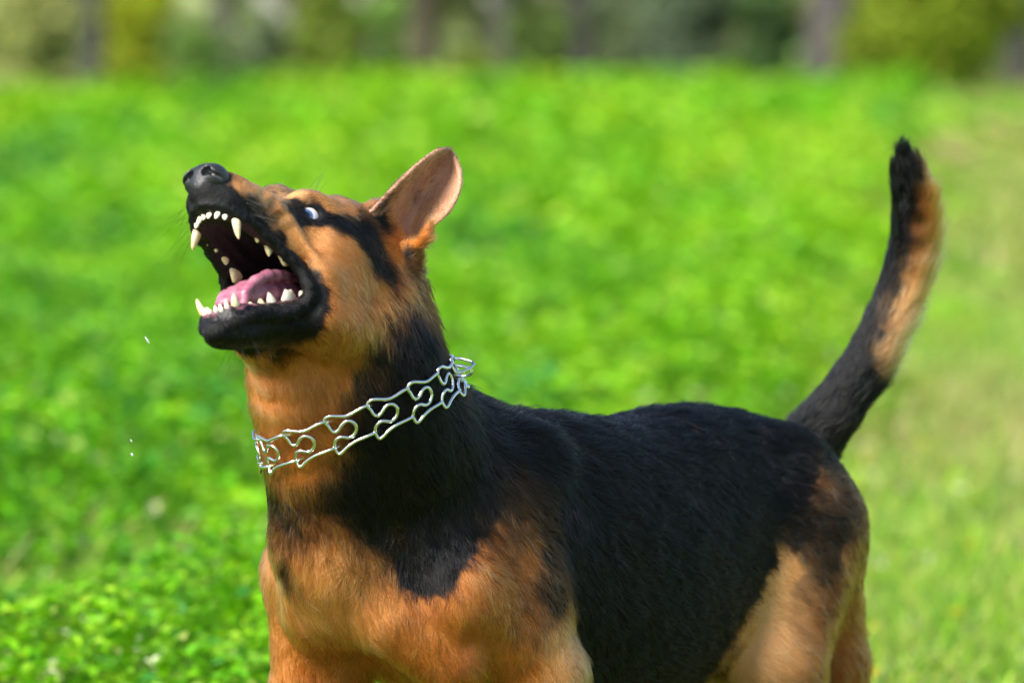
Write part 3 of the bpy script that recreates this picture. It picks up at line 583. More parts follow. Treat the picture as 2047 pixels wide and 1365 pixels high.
def idw(P, Q, vals, power, eps):
    out = np.zeros((len(P), vals.shape[1]), np.float32); q2 = (Q * Q).sum(1)
    for s in range(0, len(P), 30000):
        p = P[s:s + 30000]
        d2 = np.maximum((p * p).sum(1)[:, None] + q2[None] - 2 * p @ Q.T, 0) + eps
        w = d2 ** (-power); w /= w.sum(1, keepdims=True)
        out[s:s + 30000] = w @ vals
    return out

# ------------------------------------------------------------------ the body mesh
VOX = 0.25
V, F = polygonise(f_body, BODY_LO, BODY_HI, VOX)
V, F = biggest_piece(V, F)
V = V.astype(np.float32)
e1 = V[F[:, 2]] - V[F[:, 0]]; e2 = V[F[:, 3]] - V[F[:, 1]]
FN = np.cross(e1, e2); FA = np.linalg.norm(FN, axis=1) / 2
VN = np.zeros_like(V)
for k in range(4): np.add.at(VN, F[:, k], FN)
VN /= np.linalg.norm(VN, axis=1, keepdims=True) + 1e-9
HV = head_l(V).astype(np.float32)

wob = np.stack([vnoise(V, 2.2, s) for s in (1, 2, 3)], 1) * .38 + np.stack([vnoise(V, 5.0, s) for s in (4, 5, 6)], 1) * .06
wob *= np.where(((HV > HLB[0] + 3) & (HV < HLB[1])).all(1), .45, 1.3)[:, None]
v_black = idw(V + wob.astype(np.float32), coat_P, coat_K[:, None], 1.8, .2)[:, 0]
ti = ((V > TB[0] + 1) & (V < TB[1])).all(1) & (V[:, 2] > TAIL_S[5, 2] - 2)
tq = V[ti]; dd = ((tq[:, None] - TAIL_S[None, :, :3]) ** 2).sum(2); ni = dd.argmin(1)
on = np.sqrt(dd[np.arange(len(ni)), ni]) < TAIL_S[ni, 3] * 1.5 + .6
tang = np.gradient(TAIL_S[:, :3], axis=0); tang /= np.linalg.norm(tang, axis=1, keepdims=True)
sd_ = np.cross(tang, FWD); sd_ *= np.sign(sd_ @ RIGHT)[:, None]
off = ((tq - TAIL_S[ni, :3]) * sd_[ni]).sum(1) / TAIL_S[ni, 3]
sp = ni / (len(TAIL_S) - 1.0)
edge_ = np.interp(sp, [0, .36, .42, .55, .72, .84, .92, 1], [2.2, 1.8, .25, .05, .20, .50, 1.3, 2.2])
tb_ = np.clip(.5 - (off + .22 * vnoise(tq, 2.0, 9) - edge_) * .55, 0, 1)
tmp = v_black[ti]; tmp[on] = tb_[on]; v_black[ti] = tmp
v_light = idw(V, lt_P, lt_K[:, None], 1.5, 2.0)[:, 0]
v_light = np.clip((v_light - .3) * 1.6, 0, 1)
v_g = idw(V, g_P, np.c_[g_D, g_L], 2.0, 1.0)
v_dir, v_len = v_g[:, :3], v_g[:, 3]

# bare skin: lips, gums, mouth, eyelids
S_ = HV.copy(); S_[:, 1] = np.abs(S_[:, 1])
inhead = ((HV > np.array([-7, -6, -18.])) & (HV < np.array([15, 6, 4.]))).all(1)
bare = np.zeros(len(V), np.float32); wetv = np.zeros(len(V), np.float32); pink = np.zeros(len(V), np.float32)
hs = S_[inhead]; hj = jaw_l(hs)
lipd = path(hs, LIP_ALL); lidd = np.minimum(path(hs, LID_UP), path(hs, LID_LO))
gumd = np.minimum(path(hs, GUM_U), path(hj, GUM_L))
bucd = cloud(hs, BUCCAL, .3)
mouth = np.minimum(path(hs, [(-5.0, 0, -7.2, 1.5), (0, 0, -8.2, 2.4), (5, 0, -9.4, 3.2), (12, 0, -11.0, 4.5)]), np.minimum(ell(hs, (4.5, 0, -5.7), (7.0, 1.75, 1.5)), ell(hj, (10.0, 0, 0.5), (7.2, 1.35, 1.4))))
inner = (np.minimum(mouth, np.minimum(bucd, gumd)) < .12) & (hs[:, 1] < 4.6)
axis_p = np.array([(-5.0, 0, -7.2), (0, 0, -8.2), (5, 0, -9.4), (9, 0, -10.3)]); ax0, ax1 = axis_p[0], axis_p[-1]
tt = np.clip(((HV[inhead] - ax0) @ (ax1 - ax0)) / ((ax1 - ax0) @ (ax1 - ax0)), 0, 1)
to_in = ax0 + tt[:, None] * (ax1 - ax0) - HV[inhead]; to_in /= np.linalg.norm(to_in, axis=1, keepdims=True) + 1e-6
facing = ((VN[inhead] @ HEAD_R.T) * to_in).sum(1)
inner |= (facing > .15) & (mouth < 1.4) & (hs[:, 1] < 4.9)
lipb = (lipd < .1) & (facing > .2)
b_ = np.zeros(len(hs)); b_[inner & (facing > -.1)] = 1; b_[lipb] = 1; b_[lidd < .07] = 1; b_[np.linalg.norm(hs - EYE_C, axis=1) < EYE_R + .25] = 1
w_ = np.zeros(len(hs)); w_[inner | lipb] = .8; w_[lidd < .07] = .7
vb_ = v_black[inhead]; vb_[lipd < .35] = 1; v_black[inhead] = vb_
bare[inhead] = b_; wetv[inhead] = w_
pk = np.zeros(len(hs)); pk[(path(hj, GUM_L) < .08) & (hj[:, 0] > 14.5)] = .8; pk[(path(hj, GUM_L) < .08) & (hj[:, 0] <= 14.5)] = .45; pk[(path(hs, GUM_U) < .05) & (hs[:, 0] > 8.8)] = .08
pink[inhead] = pk
v_black = np.interp(v_black, [0, .1, .3, .5, .7, .84, 1], [0, .02, .27, .53, .80, .985, 1]).astype(np.float32)

TAN = np.array([.43, .154, .029]); TAN2 = np.array([.27, .080, .014]); CREAM = np.array([.62, .33, .13]); BLK = np.array([.0018, .0019, .0026])
def coat_color(k, light, tone):
    t = np.clip(tone, 0, 1)[:, None]
    tan = TAN2 * (1 - t) + TAN * t
    tan = tan * (1 - light[:, None]) + CREAM * light[:, None]
    return tan * (1 - k[:, None]) + BLK * k[:, None]
def f_nose(H):
    S = H.copy(); S[:, 1] = np.abs(H[:, 1])
    d = ell(H, (11.7, 0, -1.35), (1.75, 1.95, 1.55))
    d = smin(d, ell(S, (12.1, 1.15, -1.45), (1.35, .98, 1.12)), .5)
    d = smin(d, ell(H, (12.4, 0, -2.3), (1.05, .95, 1.0)), .5)
    d = smax(d, -ell(S, (13.45, .92, -1.25), (.95, .46, .52)), .18)
    d = smax(d, -path(S, [(13.4, 1.05, -1.35, .3), (12.9, 1.65, -1.75, .26), (12.2, 2.25, -2.05, .2)]), .15)
    d = smax(d, -cone(H, (14.0, 0, -1.2), (13.2, 0, -3.6), .12, .14), .15)
    d = smax(d, -(H[:, 0] - 10.0), .2)
    return d
nd_ = np.full(len(V), 9.0, np.float32); nd_[inhead] = f_nose(HV[inhead])
v_black[nd_ < .3] = 1
tone = .55 + .35 * vnoise(V, 1.1, 21)
vc = coat_color(np.clip((v_black - .5) * 1.8 + .5, 0, 1), v_light, tone) * .8
mask = bare > 0
vc[mask] = np.array([.0035, .0032, .0042])
ear_in = np.zeros(len(V), bool); eb = ((S_ > EAR_LO) & (S_ < EAR_HI)).all(1)
eq = S_[eb]; ed_ = cloud(eq, EAR_Q, 0.0); nl = VN[eb] @ HEAD_R.T; nl[:, 1] *= np.sign(HV[eb, 1])
ear_in[eb] = (ed_ < .55) & ((nl @ np.array([.743, .498, -.447])) > 0)
vc[ear_in] = vc[ear_in] * .35 + np.array([.46, .25, .19]) * .65
gumc = np.array([.30, .12, .16]); spot = np.clip(vnoise(V, 5.0, 31) * .9 + .35, 0, 1)
vc = vc * (1 - (pink * spot)[:, None]) + gumc * (pink * spot)[:, None]

dog = empty("dog", (float(BODY_O[0]) * .01, float(BODY_O[1]) * .01, 0))
tag(dog, "black and tan shepherd dog snarling upward with wide open jaws and raised tail", "dog")
me = mesh_from("body", V * .01, F, M_SKIN)
color_attr(me, "coat", vc); float_attr(me, "wet", wetv)
body = link("body", me, dog)

# ------------------------------------------------------------------ nose, eyes, tongue, teeth
nv, nf = polygonise(lambda P: f_nose(P), (9.4, -3.2, -4.4), (15.2, 3.2, 1.6), .085)
link("nose", mesh_from("nose", head_w(nv) * .01, nf, M_NOSE), dog)

def f_tongue(J):
    S = J.copy()
    d = sweep(J, TONGUE, .8, 2.2)
    d = smax(d, -path(J, [(3, .1, 2.6, .5), (9, -.2, 3.05, .8), (13, -.35, 2.95, .85), (16.5, -.6, 2.2, .7)]), .3)
    d = smin(d, path(J, [(5.5, 1.6, 2.0, .35), (8.5, 1.9, 2.5, .5), (11, 1.9, 2.6, .55), (13, 1.7, 2.2, .5), (14.6, 1.5, 1.2, .45), (15, 1.3, .3, .4)]), .2)       # curled near edge
    return d + .05 * np.sin(J[:, 0] * 4.0 + J[:, 1] * 2).astype(np.float32) * .6
TONGUE = smooth_tab([(2, .9, -.9, 1.6), (6, 2.0, -.6, 1.85), (10, 2.6, -.4, 1.85), (13, 2.6, -.2, 1.75), (15, 2.1, .0, 1.5), (16.0, 1.3, .2, 1.0)])
tv, tf = polygonise(f_tongue, (.5, -3, -2.2), (18, 3, 4), .11)
link("tongue", mesh_from("tongue", head_w(jaw_h(tv)) * .01, tf, M_TONGUE), dog)

for sy in (1, -1):
    m = np.array([1, sy, 1.0])
    nu, nw = 40, 28
    vs = [(math.cos(2 * math.pi * i / nu) * math.sin(math.pi * j / nw), math.sin(2 * math.pi * i / nu) * math.sin(math.pi * j / nw), math.cos(math.pi * j / nw)) for j in range(nw + 1) for i in range(nu)]
    vs = np.array(vs)
    fs = [(j * nu + i, j * nu + (i + 1) % nu, (j + 1) * nu + (i + 1) % nu, (j + 1) * nu + i) for j in range(nw) for i in range(nu)]
    look = np.array([.743, .498, -.447]) * .93 + .10 * np.array([-.543, .839, .032]) - .24 * np.array([-.391, -.219, -.894]); look /= np.linalg.norm(look)      # rolled forward, white showing
    # pole of the sphere towards the gaze so that iris and pupil are round
    ax = np.cross(look, [0, 0, 1]); ax /= np.linalg.norm(ax); ay = np.cross(look, ax)
    loc = vs[:, :1] * ax + vs[:, 1:2] * ay + vs[:, 2:] * look
    ang = np.arccos(np.clip(loc @ look, -1, 1))
    rad = EYE_R * (1 + .05 * np.clip(1 - ang / .55, 0, 1))
    col = np.tile(np.array([.62, .56, .58]), (len(loc), 1))
    col[ang > .95] = (.66, .50, .52)
    col[ang < .50] = (.012, .02, .04); col[(ang < .45)] = (.035, .085, .19); col[ang < .23] = (.002, .002, .003)
    em = mesh_from("eye", head_w((EYE_C + loc * rad[:, None]) * m) * .01, np.array(fs), M_EYE)
    color_attr(em, "coat", col)
    link("eye", em, dog)

_trn = np.random.RandomState(17)
def tooth(name, fr, base, tip, rx, ry, bend=(0, 0, 0), cusps=None, mt=None, rings=9):
    """tapered curved tooth; fr maps to the head frame. rx along the jaw, ry across"""
    base = np.array(base, float) + _trn.normal(size=3) * .05; tip = base + (np.array(tip, float) - base) * _trn.uniform(.78, 1.06) + _trn.normal(size=3) * .09; rx *= _trn.uniform(.8, 1.12); ry *= _trn.uniform(.82, 1.08); bend = np.array(bend, float)
    axis = tip - base; L = np.linalg.norm(axis); axis /= L
    u = np.array([1, 0, 0.0]); u -= axis * (u @ axis); u /= np.linalg.norm(u); v = np.cross(axis, u)
    n = 12; vs = []; fs = []
    for j in range(rings + 1):
        t = j / rings
        s = (1 - t ** 1.7) ** .62 * (1 - .12 * math.exp(-((t - .0) / .15) ** 2)) if cusps is None else (1 - t ** 3) ** .7
        c = base + axis * L * t + bend * (t * t - t) * -1
        for i in range(n):
            a = 2 * math.pi * i / n
            vs.append(c + u * (math.cos(a) * rx * s) + v * (math.sin(a) * ry * s))
    for j in range(rings):
        for i in range(n):
            fs.append((j * n + i, j * n + (i + 1) % n, (j + 1) * n + (i + 1) % n, (j + 1) * n + i))
    vs = np.array(vs)
    if cusps:                                                  # raise a row of points along the crown
        h = (vs - base) @ axis / L
        x = (vs - base) @ u / rx
        lift = np.zeros(len(vs))
        for cx, ch, cw in cusps: lift = np.maximum(lift, ch * np.exp(-((x - cx) / cw) ** 2))
        vs = vs + axis * (np.clip(h, 0, 1) ** 2 * lift * L)[:, None]
    return link(name, mesh_from(name, head_w(fr(vs)) * .01, np.array(fs), mt or M_TOOTH), dog)
hid = lambda p: np.asarray(p, float)
for sy in (1, -1):
    Y = lambda p: (p[0], p[1] * sy, p[2])
    for (bx, by, bz), (tx, ty, tz), r1, r2 in [((11.45, .36, -4.55), (11.65, .38, -5.35), .24, .31), ((11.25, .98, -4.6), (11.45, 1.05, -5.45), .26, .31), ((10.85, 1.5, -4.65), (11.0, 1.72, -5.75), .33, .33)]:
        tooth("incisor", hid, Y((bx, by, bz)), Y((tx, ty, tz)), r1, r2, mt=M_TOOTHW)
    tooth("canine_tooth", hid, Y((9.85, 2.1, -4.7)), Y((10.0, 2.5, -7.1)), .52, .40, bend=(.28, 0, 0))
    for x, y, z, l, rx, cu in [(8.2, 2.25, -5.0, .55, .35, None), (6.9, 2.3, -5.15, .8, .5, None), (5.2, 2.45, -5.4, .9, .75, [(0, .35, .5), (-.7, .12, .3)]), (3.2, 2.7, -5.7, 1.15, 1.15, [(.25, .45, .35), (-.6, .25, .3)]), (1.3, 2.85, -5.95, .7, .7, [(.4, .3, .3), (-.5, .25, .3)])]:
        tooth("molar_tooth", hid, Y((x, y, z + .1)), Y((x - .1, y + .1, z - l)), rx, .36 if x > 2 else .55, cusps=cu)
    for (bx, by, bz), (tx, ty, tz), r1, r2 in [((18.15, .3, -.05), (18.3, .3, .6), .2, .25), ((17.95, .8, -.05), (18.1, .85, .65), .22, .26), ((17.65, 1.22, -.05), (17.8, 1.35, .7), .25, .27)]:
        tooth("incisor", jaw_h, Y((bx, by, bz)), Y((tx, ty, tz)), r1, r2, mt=M_TOOTHW)
    tooth("canine_tooth", jaw_h, Y((16.95, 1.7, -0.1)), Y((17.1, 2.15, 1.55)), .48, .40, bend=(.35, 0, 0))
    for x, y, z, l, rx, cu in [(14.8, 1.85, -.05, .45, .3, None), (13.2, 1.95, -.05, .6, .42, None), (11.6, 2.1, 0, .75, .75, [(0, .3, .4), (-.7, .1, .3)]), (9.3, 2.5, 0, .95, 1.4, [(.35, .55, .3), (-.4, .4, .3), (.95, .1, .2)]), (7.2, 2.8, 0, .75, .8, [(.3, .3, .3), (-.4, .3, .3)])]:
        tooth("molar_tooth", jaw_h, Y((x, y, z - .1)), Y((x + .05, y + .05, z + l)), rx, .38, cusps=cu, mt=M_TOOTHW if x < 12 else None)
# ------------------------------------------------------------------ fur as hair curves
HAIRS = 330000
fz = V[F].mean(1)
fl = v_len[F].mean(1); fb = bare[F].max(1)
lowleg = np.clip((fz[:, 2] - 14) / 16, .25, 1)
fh = ((HV[F[:, 0]] > HLB[0] + 3) & (HV[F[:, 0]] < HLB[1])).all(1)
dens = FA * (fb < .5) * lowleg * (1.0 / np.clip(fl, .45, 2.6)) ** .75 * np.where(fh, 1.5, 1.0)
nose_d = f_nose(head_l(fz).astype(np.float32))
dens[nose_d < .1] = 0
dens[ear_in[F].all(1)] *= .65
cdf = np.cumsum(dens); pick = np.searchsorted(cdf, rng.rand(HAIRS) * cdf[-1])
a, bb = rng.rand(HAIRS, 1).astype(np.float32), rng.rand(HAIRS, 1).astype(np.float32)
q = F[pick]
bw = [(1 - a) * (1 - bb), a * (1 - bb), a * bb, (1 - a) * bb]
mixv = lambda x: sum(w * x[q[:, k]] for k, w in enumerate(bw))
root = mixv(V); nrm = mixv(VN); nrm /= np.linalg.norm(nrm, axis=1, keepdims=True)
flow = mixv(v_dir); ln = mixv(v_len[:, None])[:, 0]; kb = mixv(v_black[:, None])[:, 0]; lt = mixv(v_light[:, None])[:, 0]
# locks: coherent deviation of the lay plus single-hair scatter
n1 = np.stack([vnoise(root, .9, s) for s in (41, 42, 43)], 1); n2 = np.stack([vnoise(root, 3.2, s) for s in (44, 45, 46)], 1)
long_ = np.clip(ln / 2.0, .3, 1.3)[:, None]
d = flow + .22 * n1 + .28 * n2 * long_ + .16 * rng.normal(size=(HAIRS, 3))
d -= nrm * (d * nrm).sum(1, keepdims=True)
d /= np.linalg.norm(d, axis=1, keepdims=True) + 1e-6
L = ln * np.where(root[:, 2] > TAIL_S[6, 2], 1.0, .78) * rng.uniform(.65, 1.15, HAIRS) * (1 + .15 * n2[:, 0])
lift = np.clip(.26 + .11 * rng.normal(size=HAIRS) + .2 * n2[:, 1], .08, .95)[:, None]
droop = np.array([0, 0, -1.0])
PTS = 5
pos = np.zeros((HAIRS, PTS, 3), np.float32)
for j in range(PTS):
    t = j / (PTS - 1)
    pos[:, j] = root + L[:, None] * (d * (t * .95) + nrm * lift * (t - .62 * t * t) + droop * (.05 * t * t) * long_ + .05 * n2 * t * t)
# hairs gather into locks: tips are drawn towards a neighbouring leader hair
from mathutils.kdtree import KDTree
NLD = HAIRS // 13
kd = KDTree(NLD)
for i_ in range(NLD): kd.insert(root[i_], i_)
kd.balance()
lead = np.fromiter((kd.find(p)[1] for p in root.tolist()), np.int64, HAIRS)
pull = (np.clip((ln - .7) / 1.2, 0, 1) * rng.uniform(.45, .95, HAIRS)).astype(np.float32)
gap = root - root[lead]
for j in range(1, PTS):
    t = j / (PTS - 1)
    pos[:, j] -= gap * (pull * t ** 1.3)[:, None]
pos -= nrm[:, None] * .04
# colour per hair
strand = rng.rand(HAIRS)
mid = (1 - np.abs(kb - .5) * 2).clip(0, 1)
edge = np.clip((kb - .5) * 1.25 + .5 + mid * (.45 * (strand - .5) + .55 * (strand[lead] - .5) + .30 * n2[:, 2] + .12 * n1[:, 1]), 0, 1)
edge = np.clip((edge - .5) * 2.6 + .5, 0, 1)
tone = .55 + .3 * vnoise(root, 1.1, 21) + .25 * rng.normal(size=HAIRS)
lts = np.clip(lt + .12 * rng.normal(size=HAIRS), 0, 1)
lock = rng.uniform(.62, 1.3, HAIRS)[lead]
br = (rng.uniform(.8, 1.15, HAIRS) * (1 + (lock - 1) * np.clip(ln / 1.5, .4, 1)))[:, None]
c_root = coat_color(np.clip(edge - .45 * mid, 0, 1), lts, tone) * br; c_tip = coat_color(np.clip(edge + .25 * mid, 0, 1), lts, tone) * br
tt_ = np.linspace(0, 1, PTS)[None, :, None] ** 1.5
ptcol = c_root[:, None] * (1 - tt_) + c_tip[:, None] * tt_
fa = bpy.data.hair_curves.new("fur")
fa.add_curves([PTS] * HAIRS)
fa.attributes["position"].data.foreach_set("vector", (pos.reshape(-1, 3) * .01).astype(np.float32).ravel())
rad = np.clip(.011 + .0048 * ln, .0125, .0235)[:, None] * np.array([1.0, 1.0, .9, .65, .2])[None]
ra = fa.attributes.get("radius") or fa.attributes.new("radius", 'FLOAT', 'POINT')
ra.data.foreach_set("value", (rad * .01).astype(np.float32).ravel())
ca_ = fa.attributes.new("coat", 'FLOAT_COLOR', 'POINT')
cc = np.ones((HAIRS * PTS, 4), np.float32); cc[:, :3] = np.clip(ptcol.reshape(-1, 3), 0.002, .95)
ca_.data.foreach_set("color", cc.ravel())
fa.materials.append(M_FUR)
fur = link("fur", fa, dog); fur["kind"] = "stuff"

# whiskers and brow bristles: long stiff hairs, head frame root / direction / length
wr = []
wrn = np.random.RandomState(3)
for sy in (1, -1):
    for k in range(16):
        x = wrn.uniform(7.0, 11.3); wr.append(((x, sy * (2.7 + .02 * x), wrn.uniform(-4.3, -2.2)), (-.35 + wrn.normal() * .25, sy * (1 + wrn.normal() * .2), -.35 + wrn.normal() * .3), wrn.uniform(3, 6.5)))
    for k in range(5): wr.append(((-.5 + wrn.uniform(-.8, .8), sy * 2.6, 2.2), (-.2 + wrn.normal() * .3, sy * .5, 1), wrn.uniform(2.5, 4.5)))
    for k in range(8): wr.append((tuple(jaw_h((wrn.uniform(11, 17), sy * wrn.uniform(.6, 2), -3.2))), (.1 + wrn.normal() * .3, sy * .3, -1), wrn.uniform(1.8, 3.4)))
wp = []
for r0, dr, l in wr:
    dr = np.array(dr) / np.linalg.norm(dr); side = np.cross(dr, wrn.normal(size=3))
    for j in range(6):
        t = j / 5; wp.append(head_w(np.array(r0) + dr * l * t + side * .25 * l * .3 * t * t + np.array([-.6, 0, 0]) * t * t))
wc = bpy.data.hair_curves.new("whiskers"); wc.add_curves([6] * len(wr))
wc.attributes["position"].data.foreach_set("vector", (np.array(wp) * .01).astype(np.float32).ravel())
ra = wc.attributes.get("radius") or wc.attributes.new("radius", 'FLOAT', 'POINT')
ra.data.foreach_set("value", np.tile(np.array([.0125, .012, .010, .008, .005, .002]) * .01, len(wr)).astype(np.float32))
wc.materials.append(M_WHISK)
wh = link("whiskers", wc, dog); wh["kind"] = "stuff"
# ------------------------------------------------------------------ prong collar around the neck
pl, pr_, pn = W(524, 896, 5.04), W(890, 744, 5.09), W(712, 854, 4.945)
c_mid = (pl + pr_) / 2 + FWD * 0.2
c_n = np.cross(pr_ - pl, pn - pl); c_n /= np.linalg.norm(c_n)
if c_n[2] < 0: c_n = -c_n
cu = pn - c_mid; cu -= c_n * (cu @ c_n); cu /= np.linalg.norm(cu); cv = np.cross(c_n, cu)
if cv @ RIGHT < 0: cv = -cv                                    # angle 0 faces the camera, grows to the right
NA, NVv = 96, 9
vv = np.linspace(-2.4, 2.4, NVv); aa = np.linspace(-math.pi, math.pi, NA, endpoint=False)
A2, V2 = np.meshgrid(aa, vv, indexing='ij')
cen = c_mid + V2[..., None] * c_n; dirs = np.cos(A2)[..., None] * cu + np.sin(A2)[..., None] * cv
lo_ = np.zeros(A2.shape); hi_ = np.zeros(A2.shape); found = np.zeros(A2.shape, bool)
for r in np.arange(4, 16, .25):                               # first exit of the neck surface along each ray
    val = f_body((cen + dirs * r).reshape(-1, 3)).reshape(A2.shape)
    new = (val > 0) & ~found; hi_[new] = r; lo_[new] = r - .25; found |= new
for _ in range(8):
    mid = (lo_ + hi_) / 2; val = f_body((cen + dirs * mid[..., None]).reshape(-1, 3)).reshape(A2.shape)
    lo_ = np.where(val > 0, lo_, mid); hi_ = np.where(val > 0, mid, hi_)
RT = (lo_ + hi_) / 2
RT = np.minimum(RT, np.median(RT) * 1.35)
for _ in range(3): RT = (np.roll(RT, 1, 0) + 2 * RT + np.roll(RT, -1, 0)) / 4
ring = c_mid + dirs[:, 4] * RT[:, 4:5] if False else cen[:, 4] + dirs[:, 4] * RT[:, 4, None]
seg = np.linalg.norm(np.roll(ring, -1, 0) - ring, axis=1); arc = np.r_[0, np.cumsum(seg)]; PERIM = arc[-1]
def on_neck(s, v, h):
    """point at arc length s, v cm up the neck, h above the skin"""
    s = s % PERIM; i = np.interp(s, arc, np.arange(NA + 1)); i0 = int(i) % NA; t = i - int(i)
    j = np.clip(np.interp(v, vv, np.arange(NVv)), 0, NVv - 1.001); j0 = int(j); u = j - j0
    r = ((1 - t) * (1 - u) * RT[i0, j0] + t * (1 - u) * RT[(i0 + 1) % NA, j0] + (1 - t) * u * RT[i0, j0 + 1] + t * u * RT[(i0 + 1) % NA, j0 + 1])
    a = -math.pi + 2 * math.pi * i / NA
    return c_mid + c_n * v + (math.cos(a) * cu + math.sin(a) * cv) * (r + h)
def wire(name, pts, r, parent, closed=False, n=8, mt=None, sub=4):
    p = np.asarray(pts, float)
    if closed: p = np.vstack([p, p[:1]])
    p = spline(p, sub)
    if closed: p = p[:-1]
    tg = np.gradient(p, axis=0) if not closed else np.roll(p, -1, 0) - np.roll(p, 1, 0)
    tg /= np.linalg.norm(tg, axis=1, keepdims=True) + 1e-9
    nrm = np.cross(tg[0], [0.3, .5, .8]); nrm /= np.linalg.norm(nrm)
    vs = []; m = len(p)
    for k in range(m):
        nrm = nrm - tg[k] * (nrm @ tg[k]); nrm /= np.linalg.norm(nrm); bn = np.cross(tg[k], nrm)
        for i in range(n):
            a = 2 * math.pi * i / n
            vs.append(p[k] + r * (math.cos(a) * nrm + math.sin(a) * bn))
    fs = [(k * n + i, k * n + (i + 1) % n, ((k + 1) % m) * n + (i + 1) % n, ((k + 1) % m) * n + i) for k in range(m if closed else m - 1) for i in range(n)]
    return link(name, mesh_from(name, np.array(vs) * .01, np.array(fs), mt or M_STEEL), parent)
collar = empty("prong_collar", tuple(float(x) * .01 for x in c_mid))
tag(collar, "chromed steel prong chain collar around the dog's neck", "collar")
_wz = [(885, 700, -1), (835, 690, -.35), (790, 684, .15), (740, 697, .25), (640, 735, .2), (560, 730, .15), (500, 720, .15), (465, 727, .1), (446, 748, .0), (452, 776, -.05), (475, 797, -.05), (500, 837, .05), (535, 853, .1), (565, 836, .1), (585, 806, .1), (620, 781, .1), (665, 785, .1),
       (700, 815, .1), (709, 855, .1), (690, 895, .1), (650, 914, .1), (610, 905, .1), (575, 900, .1), (540, 915, .05), (519, 950, -.05), (521, 987, -.05), (540, 1020, .05), (560, 1036, .15), (588, 1024, .2), (630, 988, .2), (700, 952, .2), (780, 930, .22), (850, 912, .15), (895, 905, -.3), (930, 900, -1)]
NL = int(round(PERIM / 3.85)); PITCH_L = PERIM / NL
def arc_at(px, py):
    q = at(px, py, 4.96) - CAM; q /= np.linalg.norm(q)
    w_ = ring - CAM * 100; dist = np.linalg.norm(np.cross(w_, q), axis=1) + 100 * (w_ @ FWD > (c_mid - CAM * 100) @ FWD)
    return arc[dist.argmin()]
S0 = arc_at(668, 868)
for k in range(NL):
    s0 = S0 + k * PITCH_L
    if k == 3: s_ring = s0
    pts = []
    for zx, zy, h in _wz:
        dx, dy = zx - 445, zy - 760
        u = (.977 * dx - .211 * dy) / 91.7; v = (.211 * dx + .977 * dy) / 91.7
        u = (u - .16 * v) * PITCH_L / 3.95
        pts.append(on_neck(s0 + u, 1.62 - v * 1.06, h + .52))
    wire("link", pts, .175, collar, sub=3)
# swivel and rings at the back of the neck
def loop(name, c, a, b_, ra, rb_, r, n=16, pinch=0.0):
    a = np.asarray(a, float) / np.linalg.norm(a); b_ = np.asarray(b_, float); b_ -= a * (a @ b_); b_ /= np.linalg.norm(b_)
    wire(name, [c + a * ra * math.cos(t) + b_ * rb_ * math.sin(t) * (1 - pinch * math.cos(t)) for t in np.linspace(0, 2 * math.pi, n, endpoint=False)], r, collar, closed=True, sub=2)
ir = int((ring @ RIGHT).argmax()); E0 = ring[ir] + RIGHT * .55 + c_n * 1.1 - FWD * .6
loop("ring", E0 + RIGHT * .55, RIGHT * .95 + DOWN * -.1 + FWD * .2, DOWN * .6 + FWD * -.8, 1.3, 1.05, .14, pinch=.45)
loop("ring", E0 + RIGHT * .45 + DOWN * .55, RIGHT * .95 + DOWN * .1, DOWN * .8 + FWD * .6, 1.2, .6, .14)
loop("ring", E0 - RIGHT * .5 - DOWN * .15, RIGHT * .3 + DOWN * .9, FWD * .8 + RIGHT * .5, 1.0, .62, .14)
loop("ring", E0 - RIGHT * 1.2 + DOWN * .0 - FWD * .8, RIGHT * .35 + DOWN * -.9 + FWD * .2, FWD * .7 + RIGHT * .7, .85, .55, .14)
loop("ring", E0 - RIGHT * .35 + DOWN * 2.0, DOWN * .95 + RIGHT * -.1, FWD * .8 + RIGHT * .5, 1.05, .45, .14)
# ------------------------------------------------------------------ meadow
def ground_z(x, y):
    d = np.clip((np.asarray(y, float) + 5 - 13) / 40, 0, 1)
    return .27 * d ** 1.4 + .016 * np.asarray(x, float).clip(-20, 20) * d
gy = np.unique(np.r_[np.linspace(-12, 20, 60), np.linspace(20, 60, 40), np.linspace(60, 400, 30)])
gx = np.unique(np.r_[np.linspace(-200, -20, 12), np.linspace(-20, 20, 90), np.linspace(20, 200, 12)])
X_, Y_ = np.meshgrid(gx, gy, indexing='ij')
P2 = np.c_[X_.ravel(), Y_.ravel(), np.zeros(X_.size)]
Z_ = ground_z(P2[:, 0], P2[:, 1]) + .012 * vnoise(P2, 2.5, 50) * (np.abs(P2[:, 0]) < 20) - .012
i, j = np.meshgrid(np.arange(len(gx) - 1), np.arange(len(gy) - 1), indexing='ij'); nY = len(gy)
fs = np.stack([i * nY + j, (i + 1) * nY + j, (i + 1) * nY + j + 1, i * nY + j + 1], -1).reshape(-1, 4)
M_GROUND, nt, b = mat("meadow soil")
r, n = noise_ramp(nt, 3.0, [(.3, (.06, .15, .012)), (.5, (.10, .24, .018)), (.72, (.20, .27, .05))], 8); nt.links.new(r.outputs[0], b.inputs["Base Color"]); setin(b, Roughness=.95)
bump(nt, b, 25, .6, .02)
ground = link("ground", mesh_from("ground", np.c_[P2[:, :2], Z_], fs, M_GROUND)); ground["kind"] = "structure"

